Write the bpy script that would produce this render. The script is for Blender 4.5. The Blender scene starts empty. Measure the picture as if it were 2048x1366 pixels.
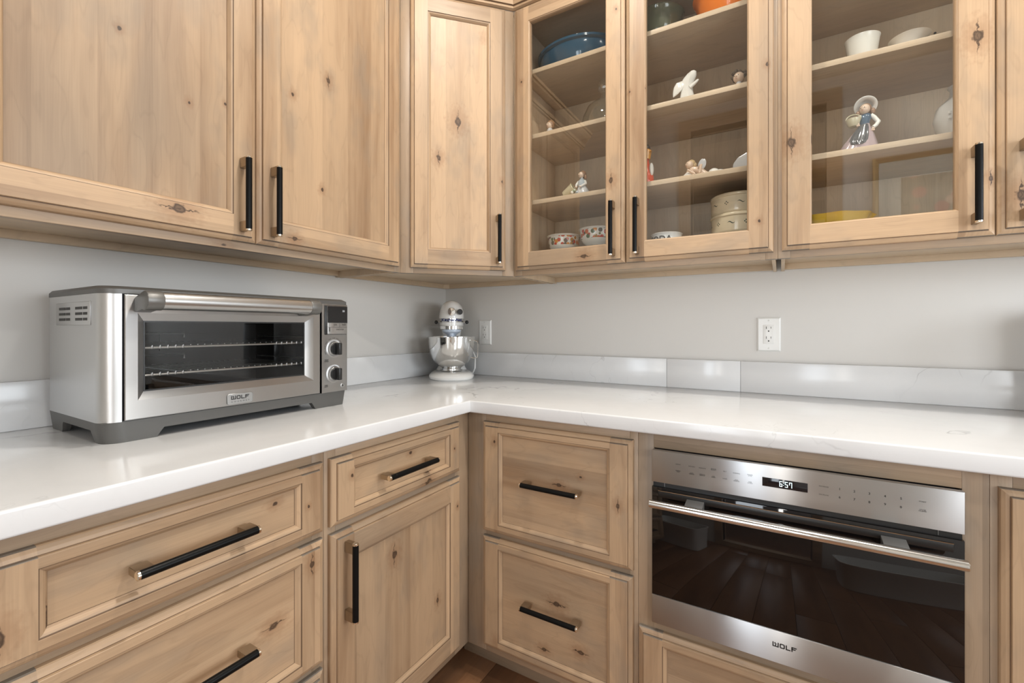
import bpy, bmesh, math, random
from mathutils import Vector, Matrix
random.seed(7)
PI = math.pi
SC = bpy.context.scene
COL = SC.collection

# ------------------------------------------------------------------ camera, light, exposure
cam = bpy.data.cameras.new('camera')
camo = bpy.data.objects.new('camera', cam); COL.objects.link(camo)
camo.location = (1.4926, -1.8252, 1.1459)
camo.rotation_euler = (PI/2, 0, 0.5391)
cam.sensor_width = 36.0
cam.lens = 901.1/2048*36.0
cam.shift_y = -28.7/2048
cam.clip_start = 0.05
SC.camera = camo
SC.view_settings.view_transform = 'Standard'
SC.view_settings.look = 'None'
SC.view_settings.exposure = -0.16
SC.view_settings.gamma = 1.0
SC.view_settings.use_curve_mapping = False
SC.cycles.max_bounces = 8
SC.cycles.diffuse_bounces = 4
SC.cycles.glossy_bounces = 4
SC.cycles.transparent_max_bounces = 12
SC.cycles.caustics_reflective = False
SC.cycles.caustics_refractive = False
SC.cycles.sample_clamp_indirect = 4.0
SC.cycles.use_denoising = True

world = bpy.data.worlds.new('sky'); SC.world = world
world.use_nodes = True
world.node_tree.nodes['Background'].inputs[0].default_value = (0.80, 0.90, 1.0, 1)
world.node_tree.nodes['Background'].inputs[1].default_value = 1.0

def area_light(name, loc, target, sx, sy, power, color, spread=PI):
    l = bpy.data.lights.new(name, 'AREA'); l.shape = 'RECTANGLE'; l.size = sx; l.size_y = sy
    l.energy = power; l.color = color; l.spread = spread
    o = bpy.data.objects.new(name, l); COL.objects.link(o); o.location = loc
    o.rotation_euler = (Vector(target)-Vector(loc)).to_track_quat('-Z', 'Y').to_euler()
    return o
# daylight through the far window and the rear opening; the rear window is added fill
area_light('window_daylight', (4.40, -0.95, 1.45), (0, -0.95, 1.35), 1.7, 1.2, 72, (0.89, 0.95, 1.0))
area_light('freestanding_daylight', (1.09, -3.05, 1.15), (1.09, 0, 1.15), 0.33, 1.4, 15, (0.84, 0.92, 1.0))  # free-standing lamp added for the daylight band in the steel, no door built
area_light('freestanding_light_strip', (1.465, -3.05, 1.15), (1.465, 0, 1.15), 0.05, 1.4, 6.5, (1.0, 0.98, 0.94))  # free-standing strip added for the narrow bright band, no sidelight built
area_light('added_rear_fill', (3.5, -2.52, 1.55), (1.6, 0, 1.1), 1.0, 1.2, 30, (0.90, 0.955, 1.0))  # unseen rear source added for fill from the camera side
area_light('beyond_daylight', (4.1, -4.8, 1.5), (0, -4.8, 1.5), 2.4, 1.6, 75, (0.97, 0.98, 1.0))
CANS = [(0.98, -0.98, 15.0), (1.80, -0.98, 10.5), (2.62, -0.98, 12.0), (1.48, -1.66, 9.0)]  # last entry is a fill light added above the camera
CAN_COLOR = (1.0, 0.94, 0.85)

# ------------------------------------------------------------------ node helpers
class NT:
    def __init__(s, name):
        s.m = bpy.data.materials.new(name); s.m.use_nodes = True
        s.t = s.m.node_tree; s.b = s.t.nodes['Principled BSDF']; s.out = s.t.nodes['Material Output']
    def n(s, typ, **kw):
        nd = s.t.nodes.new(typ)
        for k, v in kw.items(): setattr(nd, k, v)
        return nd
    def put(s, sock, v):
        if isinstance(v, bpy.types.NodeSocket): s.t.links.new(v, sock)
        elif v is not None:
            if isinstance(v, (tuple, list)) and len(v) == 3 and sock.type == 'RGBA': v = (*v, 1)
            sock.default_value = v
    def m_(s, op, a, b=None, c=None):
        nd = s.n('ShaderNodeMath', operation=op)
        for i, v in enumerate((a, b, c)):
            if v is not None: s.put(nd.inputs[i], v)
        return nd.outputs[0]
    def v_(s, op, a, b=None, scale=None):
        nd = s.n('ShaderNodeVectorMath', operation=op)
        s.put(nd.inputs[0], a)
        if b is not None: s.put(nd.inputs[1], b)
        if scale is not None: s.put(nd.inputs['Scale'], scale)
        return nd.outputs['Value'] if op in ('LENGTH', 'DISTANCE', 'DOT_PRODUCT') else nd.outputs[0]
    def mix(s, f, a, b):
        nd = s.n('ShaderNodeMix', data_type='RGBA')
        s.put(nd.inputs[0], f); s.put(nd.inputs[6], a); s.put(nd.inputs[7], b)
        return nd.outputs[2]
    def ramp(s, f, *stops):
        nd = s.n('ShaderNodeValToRGB')
        e = nd.color_ramp.elements
        while len(e) < len(stops): e.new(0.5)
        for i, (p, c) in enumerate(stops):
            e[i].position = p; e[i].color = (*c, 1) if len(c) == 3 else c
        s.put(nd.inputs[0], f); return nd.outputs[0]
    def sstep(s, x, lo, hi):
        nd = s.n('ShaderNodeMapRange', interpolation_type='SMOOTHSTEP')
        s.put(nd.inputs['Value'], x); s.put(nd.inputs['From Min'], lo); s.put(nd.inputs['From Max'], hi)
        return nd.outputs[0]
    def noise(s, vec, scale=1.0, detail=2.0, rough=0.5, dist=0.0):
        nd = s.n('ShaderNodeTexNoise')
        s.put(nd.inputs['Vector'], vec); nd.inputs['Scale'].default_value = scale
        nd.inputs['Detail'].default_value = detail; nd.inputs['Roughness'].default_value = rough
        nd.inputs['Distortion'].default_value = dist
        return nd.outputs[0]
    def uv(s): return s.n('ShaderNodeUVMap', uv_map='UVMap').outputs[0]
    def objco(s): return s.n('ShaderNodeTexCoord').outputs['Object']
    def attr(s, name):
        nd = s.n('ShaderNodeAttribute', attribute_type='OBJECT', attribute_name=name); return nd.outputs['Vector']
    def xyz(s, v):
        nd = s.n('ShaderNodeSeparateXYZ'); s.put(nd.inputs[0], v); return nd.outputs
    def comb(s, x, y, z=0.0):
        nd = s.n('ShaderNodeCombineXYZ')
        for i, v in enumerate((x, y, z)): s.put(nd.inputs[i], v)
        return nd.outputs[0]
    def bump(s, h, strength=0.2, dist=0.001):
        nd = s.n('ShaderNodeBump'); s.put(nd.inputs['Height'], h)
        nd.inputs['Strength'].default_value = strength; nd.inputs['Distance'].default_value = dist
        s.put(s.b.inputs['Normal'], nd.outputs[0])
    def set(s, **kw):
        for k, v in kw.items(): s.put(s.b.inputs[k.replace('_', ' ')], v)
        return s

def plain(name, col, rough=0.5, metal=0.0, coat=0.0, spec=0.5):
    t = NT(name); t.set(Base_Color=col, Roughness=rough, Metallic=metal)
    t.b.inputs['Coat Weight'].default_value = coat
    t.b.inputs['Specular IOR Level'].default_value = spec
    return t.m

def wood(name, light, mid, gray, dark, knot_density=0.84, rough=0.42, boards=True):
    t = NT(name)
    uv = t.uv(); off = t.attr('off')
    p = t.v_('ADD', uv, off)
    sp = t.xyz(p); u, v = sp[0], sp[1]
    warp = t.m_('MULTIPLY', t.m_('SUBTRACT', t.noise(t.comb(t.m_('MULTIPLY', u, 2.2), t.m_('MULTIPLY', v, 7.0)), 1, 2), 0.5), 0.05)
    v2 = t.m_('ADD', v, warp)
    fine = t.noise(t.comb(t.m_('MULTIPLY', u, 7.0), t.m_('MULTIPLY', v, 420.0)), 1, 3, 0.6)
    mid_n = t.noise(t.comb(t.m_('MULTIPLY', u, 1.6), t.m_('MULTIPLY', v2, 46.0)), 1, 3, 0.6)
    broad = t.noise(t.comb(t.m_('MULTIPLY', u, 1.7), t.m_('MULTIPLY', v2, 9.0)), 1, 3, 0.55)
    blotch = t.noise(t.comb(t.m_('MULTIPLY', u, 5.0), t.m_('MULTIPLY', v2, 11.0), 3.7), 1, 3, 0.6)
    bd = t.n('ShaderNodeTexWhiteNoise', noise_dimensions='1D')
    t.put(bd.inputs['W'], t.m_('FLOOR', t.m_('MULTIPLY', v, 11.0)))
    sd = t.m_('SUBTRACT', bd.outputs[0], 0.5)
    tint = t.m_('MULTIPLY', sd, 0.20 if boards else 0.0)
    f = t.m_('ADD', t.m_('ADD', t.m_('MULTIPLY', mid_n, 0.30), t.m_('MULTIPLY', broad, 0.70)), tint)
    col = t.ramp(f, (0.30, mid), (0.50, light), (0.70, tuple(min(1, c*1.10) for c in light)))
    g = t.sstep(blotch, 0.46, 0.74)
    g2 = t.sstep(t.noise(t.comb(t.m_('MULTIPLY', u, 1.3), t.m_('MULTIPLY', v2, 5.0), 8.1), 1, 2), 0.50, 0.75)
    col = t.mix(t.m_('MULTIPLY', t.m_('MAXIMUM', g, g2), 0.50), col, gray)
    # cathedral lines
    fr = t.m_('ABSOLUTE', t.m_('SUBTRACT', t.m_('FRACT', t.m_('MULTIPLY', broad, 11.0)), 0.5))
    lines = t.m_('MULTIPLY', t.sstep(fr, 0.38, 0.5), 0.065)
    fi = t.m_('ADD', t.m_('MULTIPLY', t.m_('SUBTRACT', fine, 0.5), 0.26), 1.0)
    fi = t.m_('SUBTRACT', fi, lines)
    fi = t.m_('MULTIPLY', fi, t.m_('ADD', t.m_('MULTIPLY', sd, 0.13 if boards else 0.0), 1.0))
    fi = t.m_('MULTIPLY', fi, t.m_('ADD', t.xyz(off)[2], 1.0))
    # knots: sparse random ones plus the ones placed on this part
    jit = t.noise(t.comb(t.m_('MULTIPLY', u, 75.0), t.m_('MULTIPLY', v, 110.0)), 1, 3)
    vn = t.n('ShaderNodeTexVoronoi'); t.put(vn.inputs['Vector'], t.comb(t.m_('MULTIPLY', u, 3.0), t.m_('MULTIPLY', v, 5.2)))
    vn.inputs['Scale'].default_value = 1.0
    keep = t.m_('GREATER_THAN', t.xyz(vn.outputs['Color'])[0], knot_density)
    vd = t.m_('MULTIPLY', vn.outputs['Distance'], t.m_('ADD', t.m_('MULTIPLY', jit, 1.4), 0.4))
    core = t.m_('MULTIPLY', t.sstep(vd, 0.026, 0.012), keep)
    halo = t.m_('MULTIPLY', t.sstep(vd, 0.15, 0.02), keep)
    us = t.xyz(uv)
    for i in range(1, 5):
        ks = t.xyz(t.attr('k%d' % i))
        du = t.m_('MULTIPLY', t.m_('SUBTRACT', us[0], ks[0]), 0.70)
        dv = t.m_('SUBTRACT', us[1], ks[1])
        d = t.m_('SQRT', t.m_('ADD', t.m_('MULTIPLY', du, du), t.m_('MULTIPLY', dv, dv)))
        d = t.m_('MULTIPLY', d, t.m_('ADD', t.m_('MULTIPLY', jit, 1.9), 0.25))
        r = t.m_('MAXIMUM', ks[2], 1e-5)
        q = t.m_('DIVIDE', d, r)
        big = t.m_('GREATER_THAN', r, 0.0075)
        c1 = t.sstep(q, 0.80, 0.45)
        hollow = t.m_('MULTIPLY', t.sstep(q, 0.42, 0.25), t.m_('MULTIPLY', big, 0.2))
        core = t.m_('MAXIMUM', core, t.m_('SUBTRACT', c1, hollow))
        crack = t.m_('MULTIPLY', t.sstep(t.m_('ABSOLUTE', t.m_('ADD', dv, t.m_('MULTIPLY', t.m_('SUBTRACT', jit, 0.5), 0.016))), 0.0016, 0.0004), t.sstep(t.m_('ABSOLUTE', du), t.m_('MULTIPLY', r, 1.9), t.m_('MULTIPLY', r, 0.9)))
        core = t.m_('MAXIMUM', core, t.m_('MULTIPLY', crack, big))
        halo = t.m_('MAXIMUM', halo, t.m_('MULTIPLY', t.sstep(q, 3.2, 0.6), t.m_('GREATER_THAN', r, 0.0001)))
    col = t.mix(t.m_('MULTIPLY', halo, 0.40), col, (mid[0]*0.80, mid[1]*0.62, mid[2]*0.50))
    col = t.mix(t.m_('MULTIPLY', core, 0.90), col, dark)
    vm = t.v_('SCALE', col, scale=fi)
    t.set(Base_Color=vm, Roughness=rough)
    t.b.inputs['Specular IOR Level'].default_value = 0.38
    t.bump(fine, 0.06, 0.0006)
    return t.m

ALDER = wood('knotty_alder', (0.440, 0.302, 0.186), (0.300, 0.188, 0.108), (0.265, 0.210, 0.156), (0.045, 0.026, 0.017))
ALDER_SHADED = wood('shade_toned_alder_frame', (0.375, 0.270, 0.180), (0.290, 0.202, 0.128), (0.255, 0.218, 0.176), (0.04, 0.025, 0.018))  # darker, greyer alder: shade on the face frames painted into the colour
ALDER_END = wood('alder_end_grain', (0.20, 0.168, 0.135), (0.165, 0.135, 0.105), (0.18, 0.16, 0.138), (0.08, 0.06, 0.045), boards=False)
GLAZE = plain('wood_glaze_line', (0.16, 0.100, 0.060), 0.5)
W3 = [ALDER, ALDER_END, GLAZE]
WF = [ALDER_SHADED, ALDER_END, GLAZE]
MAPLE = wood('pale_maple_liner', (0.565, 0.435, 0.30), (0.49, 0.365, 0.24), (0.45, 0.365, 0.275), (0.40, 0.28, 0.18), 1.1, 0.45, False)
FLOORW = wood('dark_oak_floor', (0.27, 0.130, 0.062), (0.165, 0.076, 0.036), (0.21, 0.118, 0.068), (0.02, 0.012, 0.008), 0.8, 0.34, False)

def paint(name, col):
    t = NT(name); t.set(Base_Color=col, Roughness=0.6)
    t.b.inputs['Specular IOR Level'].default_value = 0.3
    t.bump(t.noise(t.objco(), 260, 3), 0.04, 0.001); return t.m
WALL = paint('greige_wall_paint', (0.65, 0.635, 0.61))
CEIL = paint('warm_grey_ceiling_paint', (0.36, 0.33, 0.29))

def quartz():
    t = NT('white_quartz')
    p = t.objco()
    w = t.n('ShaderNodeTexNoise'); t.put(w.inputs['Vector'], p); w.inputs['Scale'].default_value = 3.2; w.inputs['Detail'].default_value = 5
    pw = t.v_('ADD', p, t.v_('SCALE', w.outputs['Color'], scale=0.55))
    rid = t.m_('ABSOLUTE', t.m_('SUBTRACT', t.noise(pw, 1.7, 3, 0.55), 0.5))
    vein = t.sstep(rid, 0.007, 0.0)
    brk = t.sstep(t.noise(p, 4.5, 2), 0.50, 0.66)
    rid2 = t.m_('ABSOLUTE', t.m_('SUBTRACT', t.noise(t.v_('ADD', pw, (5.2, 1.1, 3.3)), 4.2, 3, 0.6), 0.5))
    vein2 = t.m_('MULTIPLY', t.sstep(rid2, 0.008, 0.0), t.sstep(t.noise(t.v_('ADD', p, (9, 2, 4)), 3.0, 2), 0.52, 0.68))
    cloud = t.sstep(t.noise(pw, 2.2, 5, 0.6), 0.42, 0.75)
    speck = t.noise(p, 160, 2)
    col = t.mix(t.m_('MULTIPLY', cloud, 0.45), (0.71, 0.717, 0.725), (0.60, 0.61, 0.62))
    col = t.mix(t.m_('MULTIPLY', t.m_('MULTIPLY', vein, brk), 0.62), col, (0.36, 0.36, 0.365))
    col = t.mix(t.m_('MULTIPLY', vein2, 0.48), col, (0.40, 0.40, 0.41))
    col = t.mix(t.m_('MULTIPLY', t.sstep(speck, 0.62, 0.75), 0.10), col, (0.6, 0.6, 0.6))
    t.set(Base_Color=col, Roughness=0.15)
    t.b.inputs['Specular IOR Level'].default_value = 0.42
    return t.m
QUARTZ = quartz()

def brushed(name, col, rough=0.38, aniso=0.99, rot=0.25, along_u=True, streak=0.07):
    t = NT(name)
    s = t.xyz(t.uv())
    st = t.noise(t.comb(t.m_('MULTIPLY', s[0], 9.0), t.m_('MULTIPLY', s[1], 2600.0)), 1, 3, 0.7)
    k = t.m_('ADD', t.m_('MULTIPLY', t.m_('SUBTRACT', st, 0.5), streak), 1.0)
    c = t.n('ShaderNodeRGB'); c.outputs[0].default_value = (*col, 1)
    t.set(Base_Color=t.v_('SCALE', c.outputs[0], scale=k), Metallic=1.0,
          Roughness=t.m_('ADD', t.m_('MULTIPLY', st, 0.05), rough-0.025))
    t.b.inputs['Anisotropic'].default_value = aniso
    t.b.inputs['Anisotropic Rotation'].default_value = rot
    tg = t.n('ShaderNodeTangent', direction_type='UV_MAP', uv_map='UVMap')
    t.put(t.b.inputs['Tangent'], tg.outputs[0])
    return t.m
STEEL = brushed('brushed_steel', (0.52, 0.52, 0.52), 0.38)
STEEL_DULL = brushed('dull_brushed_steel', (0.42, 0.42, 0.415), 0.40, 0.5)
CHROME = plain('polished_steel', (0.80, 0.80, 0.79), 0.06, 1.0)
WIRE = plain('chromed_wire', (0.88, 0.88, 0.87), 0.30, 1.0)
CHAMPAGNE = plain('champagne_bronze', (0.42, 0.345, 0.262), 0.36, 1.0)
NICKEL = plain('bright_nickel_ring', (0.86, 0.78, 0.66), 0.15, 1.0)
BLACKBAR = plain('matte_black_bar', (0.005, 0.005, 0.005), 0.30, 0.0, 0.0, 0.14)
DARKGREY = plain('dark_grey_metal_paint', (0.115, 0.113, 0.108), 0.42, 0.35)
CAPGREY = plain('grey_cast_cap', (0.17, 0.168, 0.16), 0.40, 0.55)
BLACK = plain('black_plastic', (0.012, 0.012, 0.012), 0.35)
GLOSSBLACK = plain('black_glass', (0.006, 0.005, 0.005), 0.03, 0.0, 0.0, 0.5)
ENAMEL_DARK = plain('dark_oven_cavity', (0.006, 0.006, 0.006), 0.55, 0.0, 0.0, 0.2)
WHITEPL = plain('white_plastic', (0.78, 0.78, 0.76), 0.3)
WHITE_EN = plain('white_enamel', (0.80, 0.80, 0.785), 0.16, 0.0, 0.4)
INK = plain('black_print', (0.02, 0.02, 0.02), 0.5)
BLUEINK = plain('navy_print', (0.015, 0.03, 0.14), 0.4)
SLOT = plain('dark_slot', (0.03, 0.028, 0.026), 0.6)

def pane(name, tint=(0.93, 0.95, 0.94), ior=1.5, extra=0.0, pw=5.0):
    t = NT(name)
    t.t.nodes.remove(t.b)
    lw = t.n('ShaderNodeLayerWeight'); lw.inputs['Blend'].default_value = 0.5
    f0 = ((ior-1)/(ior+1))**2
    fr = t.m_('ADD', t.m_('MULTIPLY', t.m_('POWER', lw.outputs['Facing'], pw), 1.0-f0), f0)
    tr = t.n('ShaderNodeBsdfTransparent'); tr.inputs[0].default_value = (*tint, 1)
    gl = t.n('ShaderNodeBsdfGlossy'); gl.inputs['Roughness'].default_value = 0.0; gl.inputs[0].default_value = (1, 1, 1, 1)
    mx = t.n('ShaderNodeMixShader')
    t.put(mx.inputs[0], t.m_('ADD', fr, extra)); t.t.links.new(tr.outputs[0], mx.inputs[1]); t.t.links.new(gl.outputs[0], mx.inputs[2])
    t.t.links.new(mx.outputs[0], t.out.inputs[0])
    return t.m
GLASS = pane('clear_glass', (0.985, 0.99, 0.985), 1.5, 0.022)
OVENGLASS = pane('tinted_oven_glass', (0.60, 0.60, 0.60))
CLEARGLASS = pane('clear_blown_glass', (0.95, 0.965, 0.95), 1.5, 0.09, 2.6)

def emit(name, col, s):
    t = NT(name); t.set(Base_Color=(0, 0, 0))
    t.b.inputs['Emission Color'].default_value = (*col, 1); t.b.inputs['Emission Strength'].default_value = s
    return t.m
def ceramic(name, col, rough=0.15): return plain(name, col, rough, 0, 0.3)

# ------------------------------------------------------------------ mesh helpers
class MB:
    def __init__(s, grain='z'): s.v = []; s.f = []; s.mi = []; s.g = grain; s.wood = False
    def face(s, idx, m=0): s.f.append(tuple(idx)); s.mi.append(m)
    def poly(s, pts, m=0):
        b = len(s.v); s.v += [tuple(p) for p in pts]; s.face(range(b, b+len(pts)), m)
    def box(s, x0, x1, y0, y1, z0, z1, m=0, c=0.0):
        if c <= 0:
            b = len(s.v)
            s.v += [(x, y, z) for z in (z0, z1) for y in (y0, y1) for x in (x0, x1)]
            for q in ((0, 2, 3, 1), (4, 5, 7, 6), (0, 1, 5, 4), (2, 6, 7, 3), (0, 4, 6, 2), (1, 3, 7, 5)):
                s.face([b+i for i in q], m)
            return s
        bm = bmesh.new()
        vs = [bm.verts.new((x, y, z)) for z in (z0, z1) for y in (y0, y1) for x in (x0, x1)]
        for q in ((0, 2, 3, 1), (4, 5, 7, 6), (0, 1, 5, 4), (2, 6, 7, 3), (0, 4, 6, 2), (1, 3, 7, 5)):
            bm.faces.new([vs[i] for i in q])
        bmesh.ops.bevel(bm, geom=bm.edges[:], offset=c, segments=2, affect='EDGES', profile=0.5)
        s.add_bm(bm, m); return s
    def add_bm(s, bm, m=0):
        b = len(s.v); bm.verts.index_update()
        s.v += [tuple(v.co) for v in bm.verts]
        for f in bm.faces: s.face([b+v.index for v in f.verts], m)
        bm.free()
    def rings(s, rs, m=0, closed=True, cap0=True, cap1=True):
        b = len(s.v); n = len(rs[0])
        for r in rs: s.v += [tuple(p) for p in r]
        for i in range(len(rs)-1):
            mm = m[i] if isinstance(m, list) else m
            for j in range(n if closed else n-1):
                k = (j+1) % n
                s.face((b+i*n+j, b+i*n+k, b+(i+1)*n+k, b+(i+1)*n+j), mm)
        m0 = m[0] if isinstance(m, list) else m; m1 = m[-1] if isinstance(m, list) else m
        if cap0 and closed: s.face([b+j for j in range(n)][::-1], m0)
        if cap1 and closed: s.face([b+(len(rs)-1)*n+j for j in range(n)], m1)
        return s
    def lathe(s, prof, c=(0, 0, 0), n=32, sx=1.0, sy=1.0, m=0, cap0=True, cap1=True, axis='z'):
        rs = []
        for r, z in prof:
            ring = []
            for j in range(n):
                a = 2*PI*j/n; x, y = r*sx*math.cos(a), r*sy*math.sin(a)
                p = (x, y, z) if axis == 'z' else ((x, z, -y) if axis == 'y' else (z, x, y))
                ring.append((c[0]+p[0], c[1]+p[1], c[2]+p[2]))
            rs.append(ring)
        if axis == 'y': rs = [r for r in rs]
        return s.rings(rs, m, True, cap0, cap1)
    def ball(s, c, r, sx=1, sy=1, sz=1, n=16, m=0, rot=None):
        k = n//2; M = rot.to_matrix() if rot else None
        rs = []
        for i in range(1, k):
            a = PI*i/k - PI/2
            ring = []
            for j in range(n):
                t = 2*PI*j/n
                p = Vector((r*sx*math.cos(a)*math.cos(t), r*sy*math.cos(a)*math.sin(t), r*sz*math.sin(a)))
                if M: p = M @ p
                ring.append(Vector(c)+p)
            rs.append(ring)
        return s.rings(rs, m)
    def tube(s, pts, r, n=8, m=0, caps=True):
        pts = [Vector(p) for p in pts]; rs = []
        N = len(pts); rad = r if isinstance(r, (list, tuple)) else [r]*N
        d0 = (pts[1]-pts[0]).normalized()
        a = Vector((0, 0, 1)) if abs(d0.z) < 0.9 else Vector((1, 0, 0))
        nx = d0.cross(a).normalized()
        for i in range(N):
            d = (pts[min(i+1, N-1)]-pts[max(i-1, 0)]).normalized()
            nx = (nx-d*nx.dot(d)).normalized(); ny = d.cross(nx)
            rs.append([pts[i]+rad[i]*(nx*math.cos(2*PI*j/n)+ny*math.sin(2*PI*j/n)) for j in range(n)])
        return s.rings(rs, m, True, caps, caps)
    def prism(s, pts, axis, a, b, m=0, c=0.0):
        def mk(p, t):
            return (t, p[0], p[1]) if axis == 'x' else ((p[0], t, p[1]) if axis == 'y' else (p[0], p[1], t))
        bm = bmesh.new()
        A = [bm.verts.new(mk(p, a)) for p in pts]; B = [bm.verts.new(mk(p, b)) for p in pts]
        n = len(pts)
        bm.faces.new(A); bm.faces.new(B[::-1])
        for i in range(n): bm.faces.new((A[i], B[i], B[(i+1) % n], A[(i+1) % n]))
        bmesh.ops.recalc_face_normals(bm, faces=bm.faces[:])
        if c > 0: bmesh.ops.bevel(bm, geom=bm.edges[:], offset=c, segments=2, affect='EDGES', profile=0.5)
        s.add_bm(bm, m); return s
    def text(s, txt, size, fn, m=0, width=None, align='CENTER', spacing=1.0, bold=0.0):
        cu = bpy.data.curves.new('t', 'FONT'); cu.body = txt; cu.size = size; cu.align_x = align; cu.align_y = 'CENTER'
        cu.space_character = spacing; cu.resolution_u = 3; cu.offset = bold; cu.space_line = 0.75
        o = bpy.data.objects.new('t', cu); COL.objects.link(o)
        me = bpy.data.meshes.new_from_object(o.evaluated_get(bpy.context.evaluated_depsgraph_get()))
        bpy.data.objects.remove(o)
        vs = [v.co.copy() for v in me.vertices]
        k = 1.0
        if width and vs:
            w = max(v.x for v in vs)-min(v.x for v in vs); k = width/max(w, 1e-6)
        b = len(s.v); s.v += [tuple(fn(v.x*k, v.y)) for v in vs]
        for p in me.polygons: s.face([b+i for i in p.vertices], m)
        bpy.data.meshes.remove(me); bpy.data.curves.remove(cu)
        return s
    def xform(s, M):
        s.v = [tuple(M @ Vector(p)) for p in s.v]; return s

GI = {'x': 0, 'y': 1, 'z': 2}
def obj(name, mb, mats, parent=None, loc=None, rot=None, smooth=35, off=True):
    me = bpy.data.meshes.new(name)
    me.from_pydata(mb.v, [], mb.f)
    mats = mats if isinstance(mats, list) else [mats]
    for m in mats: me.materials.append(m)
    uvl = me.uv_layers.new(name='UVMap'); g = GI[mb.g]; oth = [i for i in range(3) if i != g]
    for p, mi in zip(me.polygons, mb.mi):
        p.material_index = min(mi, len(mats)-1)
        n = p.normal
        a, b = oth
        if abs(n[a]) > abs(n[b]): a, b = b, a
        if mats[0] in (ALDER, ALDER_SHADED) and len(mats) > 1 and mi == 0 and abs(n[g]) > 0.55: p.material_index = 1
        for li in p.loop_indices:
            co = me.vertices[me.loops[li].vertex_index].co
            uvl.data[li].uv = (co[g], co[a] + 0.37*co[b])
    if smooth:
        for p in me.polygons: p.use_smooth = True
        me.set_sharp_from_angle(angle=math.radians(smooth))
    me.validate(); me.update()
    o = bpy.data.objects.new(name, me); COL.objects.link(o)
    if parent: o.parent = parent
    if loc is not None: o.location = loc
    if rot is not None: o.rotation_euler = rot
    if off: o['off'] = [random.uniform(0, 20), random.uniform(0, 20), random.uniform(-0.07, 0.07)]
    return o
def thing(name, label, cat, loc=(0, 0, 0), rz=0.0, group=None):
    o = bpy.data.objects.new(name, None); COL.objects.link(o); o.location = loc; o.rotation_euler = (0, 0, rz)
    o.empty_display_size = 0.05
    o['label'] = label; o['category'] = cat
    if group: o['group'] = group
    return o
def tag(o, label, cat, group=None):
    o['label'] = label; o['category'] = cat
    if group: o['group'] = group
    return o
def struct(name, mb, mats, parent=None):
    o = obj(name, mb, mats, parent)
    if not parent: o['kind'] = 'structure'
    return o
def copy_tree(o, parent=None):
    c = o.copy(); COL.objects.link(c)
    if parent: c.parent = parent
    for ch in list(o.children): copy_tree(ch, c)
    return c

# ------------------------------------------------------------------ room shell
CH = 2.74
RX, RY = 4.3, -2.40
def wall_with_holes(mb, axis, c0, c1, a0, a1, holes):
    """a wall slab between c0 and c1 on the given axis, running a0..a1, full height, with holes (lo, hi, z0, z1)"""
    def bx(lo, hi, z0, z1):
        if hi-lo < 1e-4 or z1-z0 < 1e-4: return
        if axis == 'x': mb.box(c0, c1, lo, hi, z0, z1)
        else: mb.box(lo, hi, c0, c1, z0, z1)
    cur = a0
    for lo, hi, z0, z1 in sorted(holes):
        bx(cur, lo, 0, CH); bx(lo, hi, 0, z0); bx(lo, hi, z1, CH); cur = hi
    bx(cur, a1, 0, CH)
    return mb
struct('wall_left', wall_with_holes(MB(), 'x', -0.1, 0.0, RY-0.1, 0.1, []), WALL)
struct('wall_right', wall_with_holes(MB(), 'y', 0.0, 0.1, 0.0, RX, []), WALL)
struct('wall_rear', wall_with_holes(MB(), 'y', RY-0.1, RY, 0.0, RX, [(0.92, 1.74, 0.0, 2.58), (3.0, 4.0, 0.95, 2.15)]), WALL)
struct('wall_far', wall_with_holes(MB(), 'x', RX, RX+0.1, RY-0.1, 0.1, [(-1.75, -0.15, 0.95, 2.15)]), WALL)
struct('ceiling', MB().box(-0.1, RX+0.1, RY-0.1, 0.1, CH, CH+0.1), CEIL)
fl = struct('floor', MB().box(-0.1, RX+0.1, RY-0.1, 0.1, -0.1, -0.018), BLACK)
def frame_rect(x0, x1, z0, z1, w, y0, y1):
    mb = MB('x')
    mb.box(x0, x1, y0, y1, z1-w, z1); mb.box(x0, x1, y0, y1, z0, z0+w)
    mb.box(x0, x0+w, y0, y1, z0+w, z1-w); mb.box(x1-w, x1, y0, y1, z0+w, z1-w)
    return mb
w1 = struct('added_window_1', frame_rect(2.94, 4.06, 0.89, 2.21, 0.06, RY-0.1, RY+0.02), [WHITEPL])  # unseen window added to go with the rear fill lamp
w2 = frame_rect(-1.81, -0.09, 0.89, 2.21, 0.06, -0.06, 0.06)
w2.v = [(RX+0.04+y, x, z) for x, y, z in w2.v]
struct('window_2', w2, [WHITEPL])

# wide dark floor planks run away from the right-hand run of cabinets
pk = MB('y'); PW = 0.178
pk.box(0, PW-0.0018, 0, 1.0, -0.018, 0.0, 0, 0.0012)
plank_mesh = {}
x = -0.23 + 0.000
i = 0
while x < RX:
    y = RY - random.uniform(0.0, 1.1)
    if abs(x+PW - 0.66) < 0.1: y = RY - 0.35
    while y < 0:
        L = random.choice((1.2, 1.5, 1.8))
        y1 = min(y+L, 0.0); y0 = max(y, RY)
        if y1 - y0 > 0.05:
            q = MB('y'); q.box(x, x+PW-0.0018, y0, y1-0.0018, -0.018, 0.0, 0, 0.0012)
            obj('plank', q, FLOORW, fl)
        y += L
    x += PW

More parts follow.
